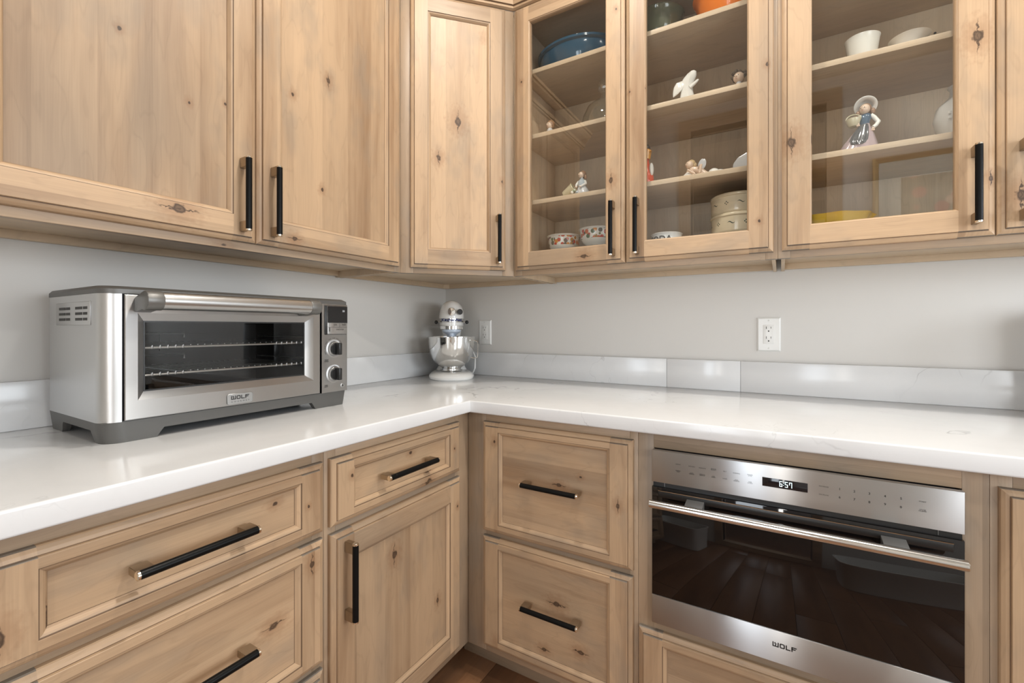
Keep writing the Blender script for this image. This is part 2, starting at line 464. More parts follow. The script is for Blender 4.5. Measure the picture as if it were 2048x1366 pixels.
# ------------------------------------------------------------------ cabinet doors
T = 0.020
OUT = [(0.0, 0.0, 0), (0.0, -0.0085, 0), (0.0015, -0.0110, 0), (0.0065, -0.0140, 0), (0.0114, -0.0154, 0), (0.0120, -0.0148, 0), (0.0130, -0.0148, 2), (0.0134, -0.0192, 0), (0.0143, -T, 0)]
INN = [(0.0, -T, 0), (0.0004, -0.0180, 2), (0.0016, -0.0178, 2), (0.0050, -0.0168, 0), (0.0085, -0.0135, 0), (0.0108, -0.0102, 0), (0.0114, -0.0085, 2)]
GINN = [(0.0, -T, 0), (0.0006, -0.0186, 0), (0.0030, -0.0170, 0), (0.0048, -0.0130, 0), (0.0052, -0.0070, 0), (0.0052, 0.0, 0)]

def handle_mesh(L, vertical):
    """bar pull: black round bar, nickel end rings, two champagne posts; local origin on the door face, front is -y"""
    mb = MB('z')
    R, so = 0.0071, 0.0300
    def P(a, b, y): return (b, y, a) if vertical else (a, y, b)
    n = 14
    def ring(a, r): return [P(a, r*math.cos(2*PI*j/n), -so+r*math.sin(2*PI*j/n)) for j in range(n)]
    h = L/2
    mb.rings([ring(-h+0.0045, R), ring(h-0.0045, R)], 0)
    for s in (-1, 1):
        mb.rings([ring(s*(h-0.0045), R*1.02), ring(s*(h-0.0012), R*1.02), ring(s*h, R*0.82)], 1)
        a0, a1 = sorted((s*(h-0.001), s*(h-0.025)))
        w = 0.0062
        pts = [(-w, 0.0), (-w, -so), (-w*0.7, -so-0.0035), (w*0.7, -so-0.0035), (w, -so), (w, 0.0)]
        b = len(mb.v)
        bm = bmesh.new()
        A = [bm.verts.new(P(a0, p[0], p[1])) for p in pts]; B = [bm.verts.new(P(a1, p[0], p[1])) for p in pts]
        bm.faces.new(A); bm.faces.new(B[::-1])
        for k in range(6): bm.faces.new((A[k], B[k], B[(k+1) % 6], A[(k+1) % 6]))
        bmesh.ops.recalc_face_normals(bm, faces=bm.faces[:])
        bmesh.ops.bevel(bm, geom=bm.edges[:], offset=0.0008, segments=2, affect='EDGES')
        mb.add_bm(bm, 2)
    return mb
HMESH = {}
def add_handle(parent, x, z, L=0.182, vertical=True):
    key = (round(L, 3), vertical)
    if key not in HMESH:
        o = obj('handle', handle_mesh(L, vertical), [BLACKBAR, NICKEL, CHAMPAGNE], parent, (x, -T, z)); HMESH[key] = o.data
    else:
        o = bpy.data.objects.new('handle', HMESH[key]); COL.objects.link(o); o.parent = parent; o.location = (x, -T, z)
    o['label'] = 'black bar pull on champagne posts'
    return o

def set_knots(o, ks):
    for i, k in enumerate(ks[:4]): o['k%d' % (i+1)] = [float(k[0]), float(k[1]), float(k[2])*1.45]

def make_door(cab, name, x, z, w, h, ws=0.058, wr=0.063, glass=False, panel_grain='z', handle=None, knots=()):
    """five-piece door or drawer front; origin at its lower left corner, front towards -y"""
    W, H = w, h
    pr = [(a+(0), y, m) for a, y, m in OUT]
    stile = [MB('z'), MB('z')]; rail = [MB('x'), MB('x')]      # left,right ; bottom,top
    def lerp_pieces(side, ia, ya, ib, yb, m):
        zz = (ia, ib) if side == 0 else (H-ia, H-ib)
        def quad(t, xa0, xa1, xb0, xb1):
            q = [(xa0, ya, zz[0]), (xa1, ya, zz[0]), (xb1, yb, zz[1]), (xb0, yb, zz[1])]
            t.poly(q if side == 0 else q[::-1], m)
        quad(stile[0], ia, ws, ib, ws); quad(rail[side], ws, W-ws, ws, W-ws); quad(stile[1], W-ws, W-ia, W-ws, W-ib)
    for (ia, ya, m0), (ib, yb, m1) in zip(OUT[:-1], OUT[1:]):
        lerp_pieces(0, ia, ya, ib, yb, m1); lerp_pieces(1, ia, ya, ib, yb, m1)
        stile[0].poly([(ia, ya, H-ia), (ia, ya, ia), (ib, yb, ib), (ib, yb, H-ib)], m1)
        stile[1].poly([(W-ia, ya, ia), (W-ia, ya, H-ia), (W-ib, yb, H-ib), (W-ib, yb, ib)], m1)
    io = OUT[-1][0]
    stile[0].poly([(io, -T, io), (ws, -T, io), (ws, -T, H-io), (io, -T, H-io)])
    stile[1].poly([(W-ws, -T, io), (W-io, -T, io), (W-io, -T, H-io), (W-ws, -T, H-io)])
    rail[0].poly([(ws, -T, io), (W-ws, -T, io), (W-ws, -T, wr), (ws, -T, wr)])
    rail[1].poly([(ws, -T, H-wr), (W-ws, -T, H-wr), (W-ws, -T, H-io), (ws, -T, H-io)])
    inn = GINN if glass else INN
    for (ia, ya, m0), (ib, yb, m1) in zip(inn[:-1], inn[1:]):
        xa0, xa1, za0, za1 = ws+ia, W-ws-ia, wr+ia, H-wr-ia
        xb0, xb1, zb0, zb1 = ws+ib, W-ws-ib, wr+ib, H-wr-ib
        rail[0].poly([(xa0, ya, za0), (xa1, ya, za0), (xb1, yb, zb0), (xb0, yb, zb0)], m1)
        rail[1].poly([(xa1, ya, za1), (xa0, ya, za1), (xb0, yb, zb1), (xb1, yb, zb1)], m1)
        stile[0].poly([(xa0, ya, za1), (xa0, ya, za0), (xb0, yb, zb0), (xb0, yb, zb1)], m1)
        stile[1].poly([(xa1, ya, za0), (xa1, ya, za1), (xb1, yb, zb1), (xb1, yb, zb0)], m1)
    # backs
    stile[0].poly([(0, 0, 0), (0, 0, H), (ws, 0, H), (ws, 0, 0)]); stile[1].poly([(W-ws, 0, 0), (W-ws, 0, H), (W, 0, H), (W, 0, 0)])
    rail[0].poly([(ws, 0, 0), (ws, 0, wr), (W-ws, 0, wr), (W-ws, 0, 0)]); rail[1].poly([(ws, 0, H-wr), (ws, 0, H), (W-ws, 0, H), (W-ws, 0, H-wr)])
    e = inn[-1][0]
    if glass:
        p = MB('z'); p.box(ws+0.003, W-ws-0.003, -0.0075, -0.0045, wr+0.003, H-wr-0.003)
        d = obj(name, p, GLASS, cab, (x, 0, z)); d['label'] = 'clear glass pane'
    else:
        p = MB(panel_grain); p.box(ws+e-0.003, W-ws-e+0.003, -0.0090, -0.0030, wr+e-0.003, H-wr-e+0.003)
        d = obj(name, p, W3, cab, (x, 0, z))
    kn = {'p': [], 's0': [], 's1': [], 'r0': [], 'r1': []}
    for kx, kz, r in knots:
        if kx < ws: kn['s0'].append((kz, kx, r))
        elif kx > W-ws: kn['s1'].append((kz, kx, r))
        elif kz < wr: kn['r0'].append((kx, kz, r))
        elif kz > H-wr: kn['r1'].append((kx, kz, r))
        else: kn['p'].append((kz, kx, r) if panel_grain == 'z' else (kx, kz, r))
    dv = 0.37*(-T)
    fix = lambda l, dy=dv: [(a, b+dy, r) for a, b, r in l]
    if not glass: set_knots(d, fix(kn['p'], 0.37*(-0.009)))
    for k in (0, 1):
        set_knots(obj('stile', stile[k], W3, d), fix(kn['s%d' % k])); set_knots(obj('rail', rail[k], W3, d), fix(kn['r%d' % k]))
    if handle: add_handle(d, *handle)
    return d

def wbox(name, parent, grain, x0, x1, y0, y1, z0, z1, mats=W3, c=0.0008):
    mb = MB(grain); mb.box(x0, x1, y0, y1, z0, z1, 0, c); return obj(name, mb, mats, parent)

ZU, ZD, ZT = 1.339, 1.358, 2.345      # upper cabinets: box bottom, door bottom, box top
DH = 2.339-ZD
def upper(cab, W, D, stl, str_, glass, shelves=(), gap=0.008, mid=None):
    """carcass in cabinet coordinates: frame front y=0, back y=D, z from 0 (=ZU)"""
    Hh = ZT-ZU; f = 0.019
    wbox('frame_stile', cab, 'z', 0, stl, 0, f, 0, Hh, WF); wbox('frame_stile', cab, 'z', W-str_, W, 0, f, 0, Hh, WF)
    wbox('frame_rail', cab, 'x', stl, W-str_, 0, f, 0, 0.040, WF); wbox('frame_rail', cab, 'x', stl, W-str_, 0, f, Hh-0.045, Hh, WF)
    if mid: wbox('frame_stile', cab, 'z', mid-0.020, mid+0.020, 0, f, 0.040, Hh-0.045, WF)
    zb = 0.024
    lin = [MAPLE]
    for a in (gap, W-gap-0.010): wbox('side_panel', cab, 'z', a, a+0.010, f, D-0.001, 0.0, Hh, lin)
    wbox('bottom_panel', cab, 'x', gap+0.010, W-gap-0.010, f, D-0.019, zb, zb+0.016, lin)
    wbox('back_rail', cab, 'x', gap+0.010, W-gap-0.010, D-0.019, D-0.001, 0.005, 0.060, lin)
    wbox('top_panel', cab, 'x', gap+0.010, W-gap-0.010, f, D-0.001, Hh-0.02, Hh, lin)
    wbox('back_panel', cab, 'z', gap+0.010, W-gap-0.010, D-0.019, D-0.007, 0.060, Hh-0.02, lin)
    for zs in shelves:
        wbox('shelf', cab, 'x', gap+0.0105, W-gap-0.0105, f+0.001, D-0.020, zs-0.0158-ZU, zs-ZU, lin)

# left wall cabinet: local x runs along +y
UX = 0.331; UY = -0.350
LC = thing('wall_cabinet', 'upper cabinet on left wall with two solid knotty doors above the toaster oven', 'cabinet', (UX, -1.690, ZU), PI/2)
upper(LC, 1.035, UX-0.002, 0.030, 0.030, False, mid=0.516)
make_door(LC, 'door', 0.012, ZD-ZU, 0.503, DH, handle=(0.465, 0.113), knots=[(0.329, 0.050, 0.013), (0.354, 0.297, 0.0035), (0.431, 0.327, 0.003), (0.228, 0.395, 0.004)])
make_door(LC, 'door', 0.5165, ZD-ZU, 0.503, DH, handle=(0.0385, 0.113), knots=[(0.101, 0.427, 0.005), (0.215, 0.518, 0.007), (0.10, 0.030, 0.007), (0.194, 0.19, 0.005)])

# diagonal corner cabinet
P1 = Vector((UX, -0.655)); P2 = Vector((0.618, UY)); LD = (P2-P1).length; AD = math.atan2(P2.y-P1.y, P2.x-P1.x)
DC = thing('corner_wall_cabinet', 'diagonal corner upper cabinet with one narrow solid door above stand mixer', 'cabinet', (P1.x, P1.y, ZU), AD)
make_door(DC, 'door', 0.034, ZD-ZU, 0.349, DH, 0.060, 0.063, handle=(0.317, 0.113), knots=[(0.170, 0.54, 0.014), (0.10, 0.40, 0.009), (0.335, 0.33, 0.005)])
Hh = ZT-ZU
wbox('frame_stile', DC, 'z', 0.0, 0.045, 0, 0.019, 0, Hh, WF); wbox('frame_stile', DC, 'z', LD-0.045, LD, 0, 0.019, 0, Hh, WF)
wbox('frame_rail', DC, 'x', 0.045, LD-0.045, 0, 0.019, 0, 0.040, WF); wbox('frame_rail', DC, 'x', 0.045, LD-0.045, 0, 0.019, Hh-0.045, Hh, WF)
inv = Matrix.Rotation(-AD, 4, 'Z') @ Matrix.Translation((-P1.x, -P1.y, -ZU))
def diag_part(name, grain, pts, z0, z1, m=MAPLE):
    mb = MB('z'); mb.prism(pts, 'z', z0, z1); mb.xform(inv); mb.g = grain; return obj(name, mb, [m], DC)
e = 0.012
diag_part('bottom_panel', 'x', [(0.004, -0.004), (0.004, -0.643), (UX-0.012, -0.643), (0.606, UY+0.014), (0.606, -0.004)], ZU+0.024, ZU+0.040)
diag_part('back_rail', 'x', [(0.002, -0.643), (0.02, -0.643), (0.02, -0.04), (0.002, -0.04)], ZU+0.003, ZU+0.024)
diag_part('back_rail', 'x', [(0.04, -0.02), (0.606, -0.02), (0.606, -0.002), (0.04, -0.002)], ZU+0.003, ZU+0.024)
diag_part('corner_block', 'x', [(0.002, -0.04), (0.02, -0.04), (0.04, -0.02), (0.04, -0.002), (0.002, -0.002)], ZU+0.003, ZU+0.024)
diag_part('side_panel', 'z', [(0.004, -0.654), (UX-0.015, -0.654), (UX-0.015, -0.644), (0.004, -0.644)], ZU, ZT)
diag_part('side_panel', 'z', [(0.606, UY+0.012), (0.616, UY+0.020), (0.616, -0.002), (0.606, -0.002)], ZU, ZT)
diag_part('top_panel', 'x', [(0.004, -0.004), (0.004, -0.643), (UX-0.012, -0.643), (0.606, UY+0.014), (0.606, -0.004)], ZT-0.02, ZT)

# glass cabinets on the right wall
SH = (2.115, 1.871, 1.623)
G1x0, G1x1 = 0.619, 1.4835
G1 = thing('glass_door_cabinet', 'upper cabinet with two glass doors, blue dish and girl figurines inside, next to corner', 'cabinet', (G1x0, UY, ZU))
upper(G1, G1x1-G1x0, -UY-0.002, 0.035, 0.030, True, SH, 0.0055)
make_door(G1, 'glass_door', 0.631-G1x0, ZD-ZU, 0.4195, DH, 0.061, 0.063, True, handle=(0.382, 0.113), knots=[(0.032, 0.699, 0.004), (0.375, 0.277, 0.008), (0.277, 0.032, 0.009), (0.392, 0.84, 0.004)])
make_door(G1, 'glass_door', 1.0535-G1x0, ZD-ZU, 0.4195, DH, 0.061, 0.063, True, handle=(0.0395, 0.113), knots=[(0.405, 0.527, 0.005), (0.385, 0.089, 0.004), (0.015, 0.554, 0.003)])
G2x0, G2x1 = 1.4840, 2.352
G2 = thing('glass_door_cabinet', 'upper cabinet with glass doors holding aproned girl figurine and white vase, at right edge', 'cabinet', (G2x0, UY, ZU))
upper(G2, G2x1-G2x0, -UY-0.002, 0.030, 0.035, True, SH, 0.0075)
make_door(G2, 'glass_door', 1.4935-G2x0, ZD-ZU, 0.4225, DH, 0.0645, 0.063, True, handle=(0.385, 0.117), knots=[(0.022, 0.295, 0.013), (0.391, 0.465, 0.012), (0.416, 0.132, 0.006)])
make_door(G2, 'glass_door', 1.9185-G2x0, ZD-ZU, 0.4225, DH, 0.0645, 0.063, True, handle=(0.039, 0.117), knots=[(0.036, 0.085, 0.012)])
# shelf-pin holes in the back right of the second cabinet
for zz in (1.96, 1.992, 2.024):
    ph = MB(); ph.lathe([(0.0032, 0.0), (0.0032, 0.002)], (0.402, 0.3265, zz-ZU), 10, axis='y'); obj('pin_hole', ph, SLOT, G2)

# crown moulding over the whole run
path = [Vector((UX, -1.76)), P1.copy(), P2.copy(), Vector((2.352, UY))]
CP = [(0.0, 0.0), (0.004, 0.0), (0.012, 0.004), (0.012, 0.012), (0.018, 0.014), (0.022, 0.030), (0.040, 0.060), (0.060, 0.074), (0.062, 0.086), (0.070, 0.088), (0.070, 0.105), (0.0, 0.105)]
CM = [0, 0, 0, 2, 0, 2, 0, 0, 2, 0, 0]
CR = thing('crown_moulding', 'stained wood crown moulding running along the cabinet tops', 'moulding', (UX, -1.69, ZT))
def nrm(a, b): d = (b-a).normalized(); return Vector((d.y, -d.x))
ns = [nrm(path[i], path[i+1]) for i in range(3)]
def off_pt(i, d):
    if i == 0: return path[0]+ns[0]*d
    if i == 3: return path[3]+ns[2]*d
    a, b = ns[i-1], ns[i]; m = (a+b).normalized(); return path[i]+m*(d/m.dot(a))
for i in range(3):
    mb = MB('x')
    r0 = [(*off_pt(i, d), ZT+0.0015+z) for d, z in CP]; r1 = [(*off_pt(i+1, d), ZT+0.0015+z) for d, z in CP]
    ang = math.atan2(path[i+1].y-path[i].y, path[i+1].x-path[i].x)
    n = len(CP)
    for j in range(n-1): mb.poly([r0[j], r1[j], r1[j+1], r0[j+1]], CM[j])
    mb.v = [tuple(Matrix.Rotation(-ang, 4, 'Z') @ (Vector(v)-Vector((UX, -1.69, ZT)))) for v in mb.v]
    obj('crown_segment', mb, [ALDER, ALDER, GLAZE], CR, None, (0, 0, ang))

# ------------------------------------------------------------------ base cabinets
BX, BY = 0.612, -0.633
ZB, ZC = 0.116, 0.876
def base_frame(cab, W, D, rails, stl, str_, toe=0.098, toe_x=(0, None)):
    f = 0.019; Hh = ZC-ZB
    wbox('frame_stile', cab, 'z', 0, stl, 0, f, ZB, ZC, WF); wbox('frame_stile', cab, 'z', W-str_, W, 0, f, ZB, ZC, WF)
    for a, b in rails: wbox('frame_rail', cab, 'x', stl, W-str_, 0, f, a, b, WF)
    wbox('side_panel', cab, 'z', 0.001, 0.014, f, D, ZB, ZC-0.002, [MAPLE]); wbox('side_panel', cab, 'z', W-0.014, W-0.001, f, D, ZB, ZC-0.002, [MAPLE])
    wbox('bottom_panel', cab, 'x', 0.0145, W-0.0145, f, D, ZB+0.02, ZB+0.034, [MAPLE])
    t0, t1 = toe_x; t1 = W if t1 is None else t1
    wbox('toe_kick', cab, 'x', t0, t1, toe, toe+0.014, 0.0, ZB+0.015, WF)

B1 = thing('drawer_base_cabinet', 'base cabinet below toaster oven with wide drawers and dark bar pulls', 'cabinet', (BX, -1.700, 0), PI/2)
base_frame(B1, 0.5245, BX-0.004, [(ZB, 0.15), (0.375, 0.42), (0.665, 0.71), (0.836, ZC)], 0.03, 0.03)
DW = 0.504; dx = 0.0115
make_door(B1, 'drawer', dx, 0.694, DW, 0.154, 0.057, 0.0285, panel_grain='x', handle=(DW/2-0.005, 0.0775, 0.187, False), knots=[(0.020, 0.052, 0.009), (0.462, 0.071, 0.003), (0.395, 0.098, 0.005)])
make_door(B1, 'drawer', dx, 0.407, DW, 0.273, 0.057, 0.0285, panel_grain='x', handle=(DW/2-0.005, 0.137, 0.187, False), knots=[(0.392, 0.142, 0.008), (0.470, 0.232, 0.007)])
make_door(B1, 'drawer', dx, 0.140, DW, 0.252, 0.057, 0.0285, panel_grain='x', handle=(DW/2-0.005, 0.126, 0.187, False))

B2 = thing('corner_base_cabinet', 'left base cabinet beside inner corner with small drawer above one tall door', 'cabinet', (BX, -1.175, 0), PI/2)
base_frame(B2, 1.175-0.633, BX-0.004, [(ZB, 0.15), (0.660, 0.71), (0.836, ZC)], 0.03, 0.070, 0.098, (0.0, 0.640))
make_door(B2, 'drawer', 0.010, 0.694, 0.472, 0.155, 0.057, 0.0285, panel_grain='x', handle=(0.231, 0.078, 0.187, False), knots=[(0.435, 0.080, 0.0035), (0.256, 0.108, 0.005), (0.320, 0.013, 0.009), (0.051, 0.106, 0.004)])
make_door(B2, 'door', 0.010, 0.140, 0.474, 0.537, handle=(0.036, 0.424), knots=[(0.450, 0.452, 0.004), (0.369, 0.20, 0.006), (0.196, 0.408, 0.010)])

B3 = thing('drawer_base_cabinet', 'right base cabinet with two square stacked drawers between inner corner and microwave', 'cabinet', (BX, BY, 0))
base_frame(B3, 1.168-BX, -BY-0.004, [(ZB, 0.15), (0.472, 0.52), (0.836, ZC)], 0.072, 0.022, 0.098, (-0.09, None))
make_door(B3, 'drawer', 0.679-BX, 0.503, 0.478, 0.345, 0.061, 0.0285, panel_grain='x', handle=(0.246, 0.181, 0.182, False), knots=[(0.262, 0.188, 0.007), (0.330, 0.222, 0.0035), (0.440, 0.167, 0.006), (0.049, 0.288, 0.005)])
make_door(B3, 'drawer', 0.679-BX, 0.140, 0.478, 0.347, 0.061, 0.0285, panel_grain='x', handle=(0.246, 0.183, 0.182, False), knots=[(0.215, 0.060, 0.007), (0.330, 0.093, 0.008), (0.255, 0.205, 0.010)])

MX0, MX1 = 1.1685, 1.8295
B4 = thing('microwave_base_cabinet', 'base cabinet framing the built-in microwave with a wide drawer beneath it', 'cabinet', (MX0, BY, 0))
base_frame(B4, MX1-MX0, -BY-0.004, [(ZB, 0.15), (0.340, 0.394), (0.834, ZC)], 0.040, 0.038)
make_door(B4, 'drawer', 0.004, 0.140, MX1-MX0-0.010, 0.227, 0.061, 0.0285, panel_grain='x', handle=((MX1-MX0)/2, 0.113, 0.182, False))
B5 = thing('base_cabinet', 'base cabinet with one tall door at far right beside the microwave', 'cabinet', (1.830, BY, 0))
base_frame(B5, 0.56, -BY-0.004, [(ZB, 0.15), (0.836, ZC)], 0.03, 0.03)
make_door(B5, 'door', 0.010, 0.140, 0.54, 0.708, handle=(0.5, 0.59), knots=[(0.072, 0.42, 0.010)])

# ------------------------------------------------------------------ countertop and splash
CX, CY, CZ = 0.6484, -0.6714, 0.914
CT = thing('countertop', 'white grey-veined quartz countertop wrapping around the corner', 'countertop', (0.3, -0.3, ZC))
bm = bmesh.new()
plan = [(0.001, -0.001), (0.001, -2.3), (CX, -2.3), (CX, CY), (2.42, CY), (2.42, -0.001)]
A = [bm.verts.new((x, y, ZC)) for x, y in plan]; B = [bm.verts.new((x, y, CZ)) for x, y in plan]
bm.faces.new(A); bm.faces.new(B[::-1])
for i in range(6): bm.faces.new((A[i], B[i], B[(i+1) % 6], A[(i+1) % 6]))
bmesh.ops.recalc_face_normals(bm, faces=bm.faces[:])
bmesh.ops.bevel(bm, geom=[e for e in bm.edges if abs(e.verts[0].co.z-e.verts[1].co.z) < 1e-6], offset=0.0045, segments=4, affect='EDGES', profile=0.5)
mb = MB('x'); mb.add_bm(bm); mb.v = [(x-0.3, y+0.3, z-ZC) for x, y, z in mb.v]
slab = obj('slab', mb, QUARTZ, CT)
ZS = 1.0235
def splash(x0, x1, y0, y1, label):
    m = MB('x'); m.box(0, x1-x0, 0, y1-y0, 0, ZS-CZ, 0, 0.0015)
    o = obj('backsplash', m, QUARTZ, None, (x0, y0, CZ)); return tag(o, label, 'backsplash', 'white quartz backsplash pieces')
splash(0.001, 0.021, -2.3, -0.0215, 'white quartz backsplash strip along left wall behind the toaster oven')
splash(0.001, 1.1105, -0.021, -0.001, 'white quartz backsplash strip on right wall behind the stand mixer')
splash(1.1112, 1.366, -0.021, -0.001, 'short middle piece of white quartz backsplash on the right wall')
splash(1.3667, 2.42, -0.021, -0.001, 'veined white quartz backsplash strip on right wall below the lone outlet')

# ------------------------------------------------------------------ built-in microwave
MW = thing('built_in_microwave', 'stainless built-in drop-down microwave oven with black glass door and bar handle', 'microwave', (1.2085, BY-0.020, 0.394))
MWW, MWH = 0.582, 0.4395
mb = MB('x'); mb.box(0.006, MWW-0.006, 0.012, 0.46, 0.004, MWH-0.004); obj('body', mb, DARKGREY, MW)
mb = MB('x'); mb.box(0, MWW, -0.002, 0.012, 0.359, MWH, 0, 0.0012); panel = obj('control_panel', mb, STEEL, MW)
mb = MB('x'); mb.box(0, MWW, -0.002, 0.012, 0.0, 0.0715, 0, 0.0012); lower = obj('lower_trim', mb, STEEL, MW)
mb = MB('x'); mb.box(0.0, MWW, -0.001, 0.012, 0.0722, 0.3465, 0, 0.0012); dg = obj('door_glass', mb, GLOSSBLACK, MW)
mb = MB('x'); mb.box(0.016, MWW-0.016, -0.0035, 0.0, 0.322, 0.3385, 0, 0.0012)
mb.box(0.016, MWW-0.016, -0.0042, -0.0030, 0.3378, 0.3392, 1)
obj('handle_recess', mb, [BLACK, plain('bronze_edge', (0.35, 0.22, 0.13), 0.3, 1.0)], MW)
mb = MB('x'); mb.box(0.002, MWW-0.002, 0.006, 0.012, 0.3465, 0.359); mb.box(0.030, 0.0306, 0.004, 0.007, 0.348, 0.358, 1); mb.box(MWW-0.037, MWW-0.0364, 0.004, 0.007, 0.348, 0.358, 1)
obj('door_gap', mb, [BLACK, STEEL_DULL], MW)
mb = MB('x'); hr = 0.0098; hy, hz = -0.046, 0.318
mb.lathe([(hr*0.85, 0.004), (hr, 0.0055), (hr, MWW-0.0075), (hr*0.85, MWW-0.006)], (0, hy, hz), 24, axis='x'); obj('handle', mb, plain('bar_steel', (0.70, 0.69, 0.67), 0.17, 1.0), MW)
for a in (0.1044, 0.4765):
    mb = MB('x'); mb.prism([(-0.002, 0.306), (hy, 0.312), (hy, 0.324), (-0.002, 0.330)], 'x', a-0.020, a+0.020, 0, 0.001); obj('handle_bracket', mb, plain('grey_bracket', (0.22, 0.22, 0.22), 0.35, 0.6), MW)
mb = MB('x'); mb.box(0.2465, 0.3330, -0.0026, 0.0, 0.392, 0.412, 0, 0.0005)
disp = obj('display', mb, plain('display_glass', (0.012, 0.010, 0.012), 0.08), panel)
# clock digits
mb = MB('x'); seg_y = -0.0030
SEG = {'6': 'afgedc', '5': 'afgcd', '7': 'fabc'}
def digit(ch, x, z, w=0.0056, h=0.0122, t=0.0013):
    q = {'a': (x, x+w, z+h-t, z+h), 'd': (x, x+w, z, z+t), 'g': (x, x+w, z+h/2-t/2, z+h/2+t/2), 'f': (x, x+t, z+h/2, z+h), 'b': (x+w-t, x+w, z+h/2, z+h), 'e': (x, x+t, z, z+h/2), 'c': (x+w-t, x+w, z, z+h/2)}
    for s in SEG[ch]:
        a, b, c, d = q[s]; mb.box(a, b, seg_y, seg_y+0.0003, c, d)
digit('6', 0.2800, 0.3962); digit('5', 0.2905, 0.3962); digit('7', 0.2985, 0.3962)
mb.box(0.2874, 0.2886, seg_y, seg_y+0.0003, 0.3995, 0.4007); mb.box(0.2874, 0.2886, seg_y, seg_y+0.0003, 0.4040, 0.4052)
obj('clock_digits', mb, emit('lit_digits', (0.75, 0.95, 1.0), 2.2), panel)
fnp = lambda X, Z: (lambda a, b: (X+a, -0.0023, Z+b))
lab = {'UP': 0}
def print_label(txt, X, Z, size, width=None, parent=panel, name='key_label', mat=INK, bold=0.0):
    m = MB('x'); m.text(txt, size, fnp(X, Z), 0, width, bold=bold); return obj(name, m, mat, parent, smooth=0, off=False)
for txt, X, Z, w in (('DEFROST', .064, .4115, .0125), ('POPCORN', .0955, .4112, .0145), ('MICROWAVE', .1199, .411, .0155), ('SENSOR\nREHEAT', .1447, .4119, .0115), ('MELT', .1693, .4112, .0072), ('WARMING', .1939, .4109, .0150), ('POWER\nLEVEL', .2219, .4109, .0112),
                     ('CONTROL\nLOCK', .064, .3944, .0125), ('AUTO\nDEFROST', .0955, .3939, .0120), ('MANUAL\nDEFROST', .1199, .3946, .0125), ('KEEP\nWARM', .1447, .3943, .0095), ('TIMER', .1693, .3941, .0105), ('ADD\nMINUTE', .1939, .394, .0118), ('TIME\nCLOCK', .2219, .3942, .0108),
                     ('INCREASE', .3616, .4106, .0170), ('DECREASE', .3616, .3929, .0170), ('START', .5212, .4098, .0110), ('STOP\nCLEAR', .5212, .3925, .0120)):
    print_label(txt, X, Z, 0.0034, w)
for txt, X, Z in (('1', .3893, .4103), ('2', .4141, .4101), ('3', .4388, .4101), ('4', .4639, .4096), ('5', .4888, .4097), ('6', .3893, .3929), ('7', .4141, .3933), ('8', .4388, .3926), ('9', .4639, .3933), ('0', .4886, .3926)):
    print_label(txt, X, Z, 0.0066, bold=0.00012)

def wolf_logo(mb, fn, w, h, t):
    """blocky wordmark W O L F; W is a squared cup with a small mark inside"""
    def b(x0, x1, z0, z1): mb.poly([fn(x0, z0), fn(x1, z0), fn(x1, z1), fn(x0, z1)])
    u = w/4.0; g = u*0.13
    x = -w/2
    lw = u*1.05
    b(x, x+t, 0, h); b(x+t, x+lw-t, 0, t); b(x+lw-t, x+lw, 0, h)
    b(x+lw*0.40, x+lw*0.58, t, h*0.55); b(x+lw*0.30, x+lw*0.50, h*0.62, h*0.95); b(x+lw*0.50, x+lw*0.64, h*0.50, h*0.78)
    x += lw+g; lw = u*0.86
    b(x+t*0.5, x+lw-t*0.5, 0, t); b(x+t*0.5, x+lw-t*0.5, h-t, h); b(x, x+t, t*0.5, h-t*0.5); b(x+lw-t, x+lw, t*0.5, h-t*0.5)
    x += lw+g; lw = u*0.78
    b(x, x+t, 0, h); b(x, x+lw, 0, t)
    x += lw+g; lw = u*0.86
    b(x, x+t, 0, h); b(x, x+lw, h-t, h); b(x, x+lw*0.8, h*0.42, h*0.42+t)
mb = MB('x'); wolf_logo(mb, lambda a, z: (0.290+a, -0.0023, 0.0355+z), 0.047, 0.0105, 0.0024)
obj('logo', mb, INK, lower, smooth=0)

# ------------------------------------------------------------------ toaster oven (local x = world +y, front is -y)
OV = thing('toaster_oven', 'large stainless countertop toaster oven with glass door and two black knobs', 'toaster oven', (0.362, -1.485, CZ), PI/2)
OW, OD, OH = 0.576, 0.300, 0.299
def rpath(inset, r, n=7, y0=None):
    pts = [(inset, OD-inset)]
    for k in range(n):
        a = PI + (PI/2)*k/(n-1); pts.append((inset+r+r*math.cos(a), inset+r+r*math.sin(a)))
    r2 = 0.016
    for k in range(n):
        a = 1.5*PI + (PI/2)*k/(n-1); pts.append((OW-inset-r2+r2*math.cos(a), inset+r2+r2*math.sin(a)))
    pts.append((OW-inset, OD-inset)); return pts
po = rpath(0.0, 0.032)
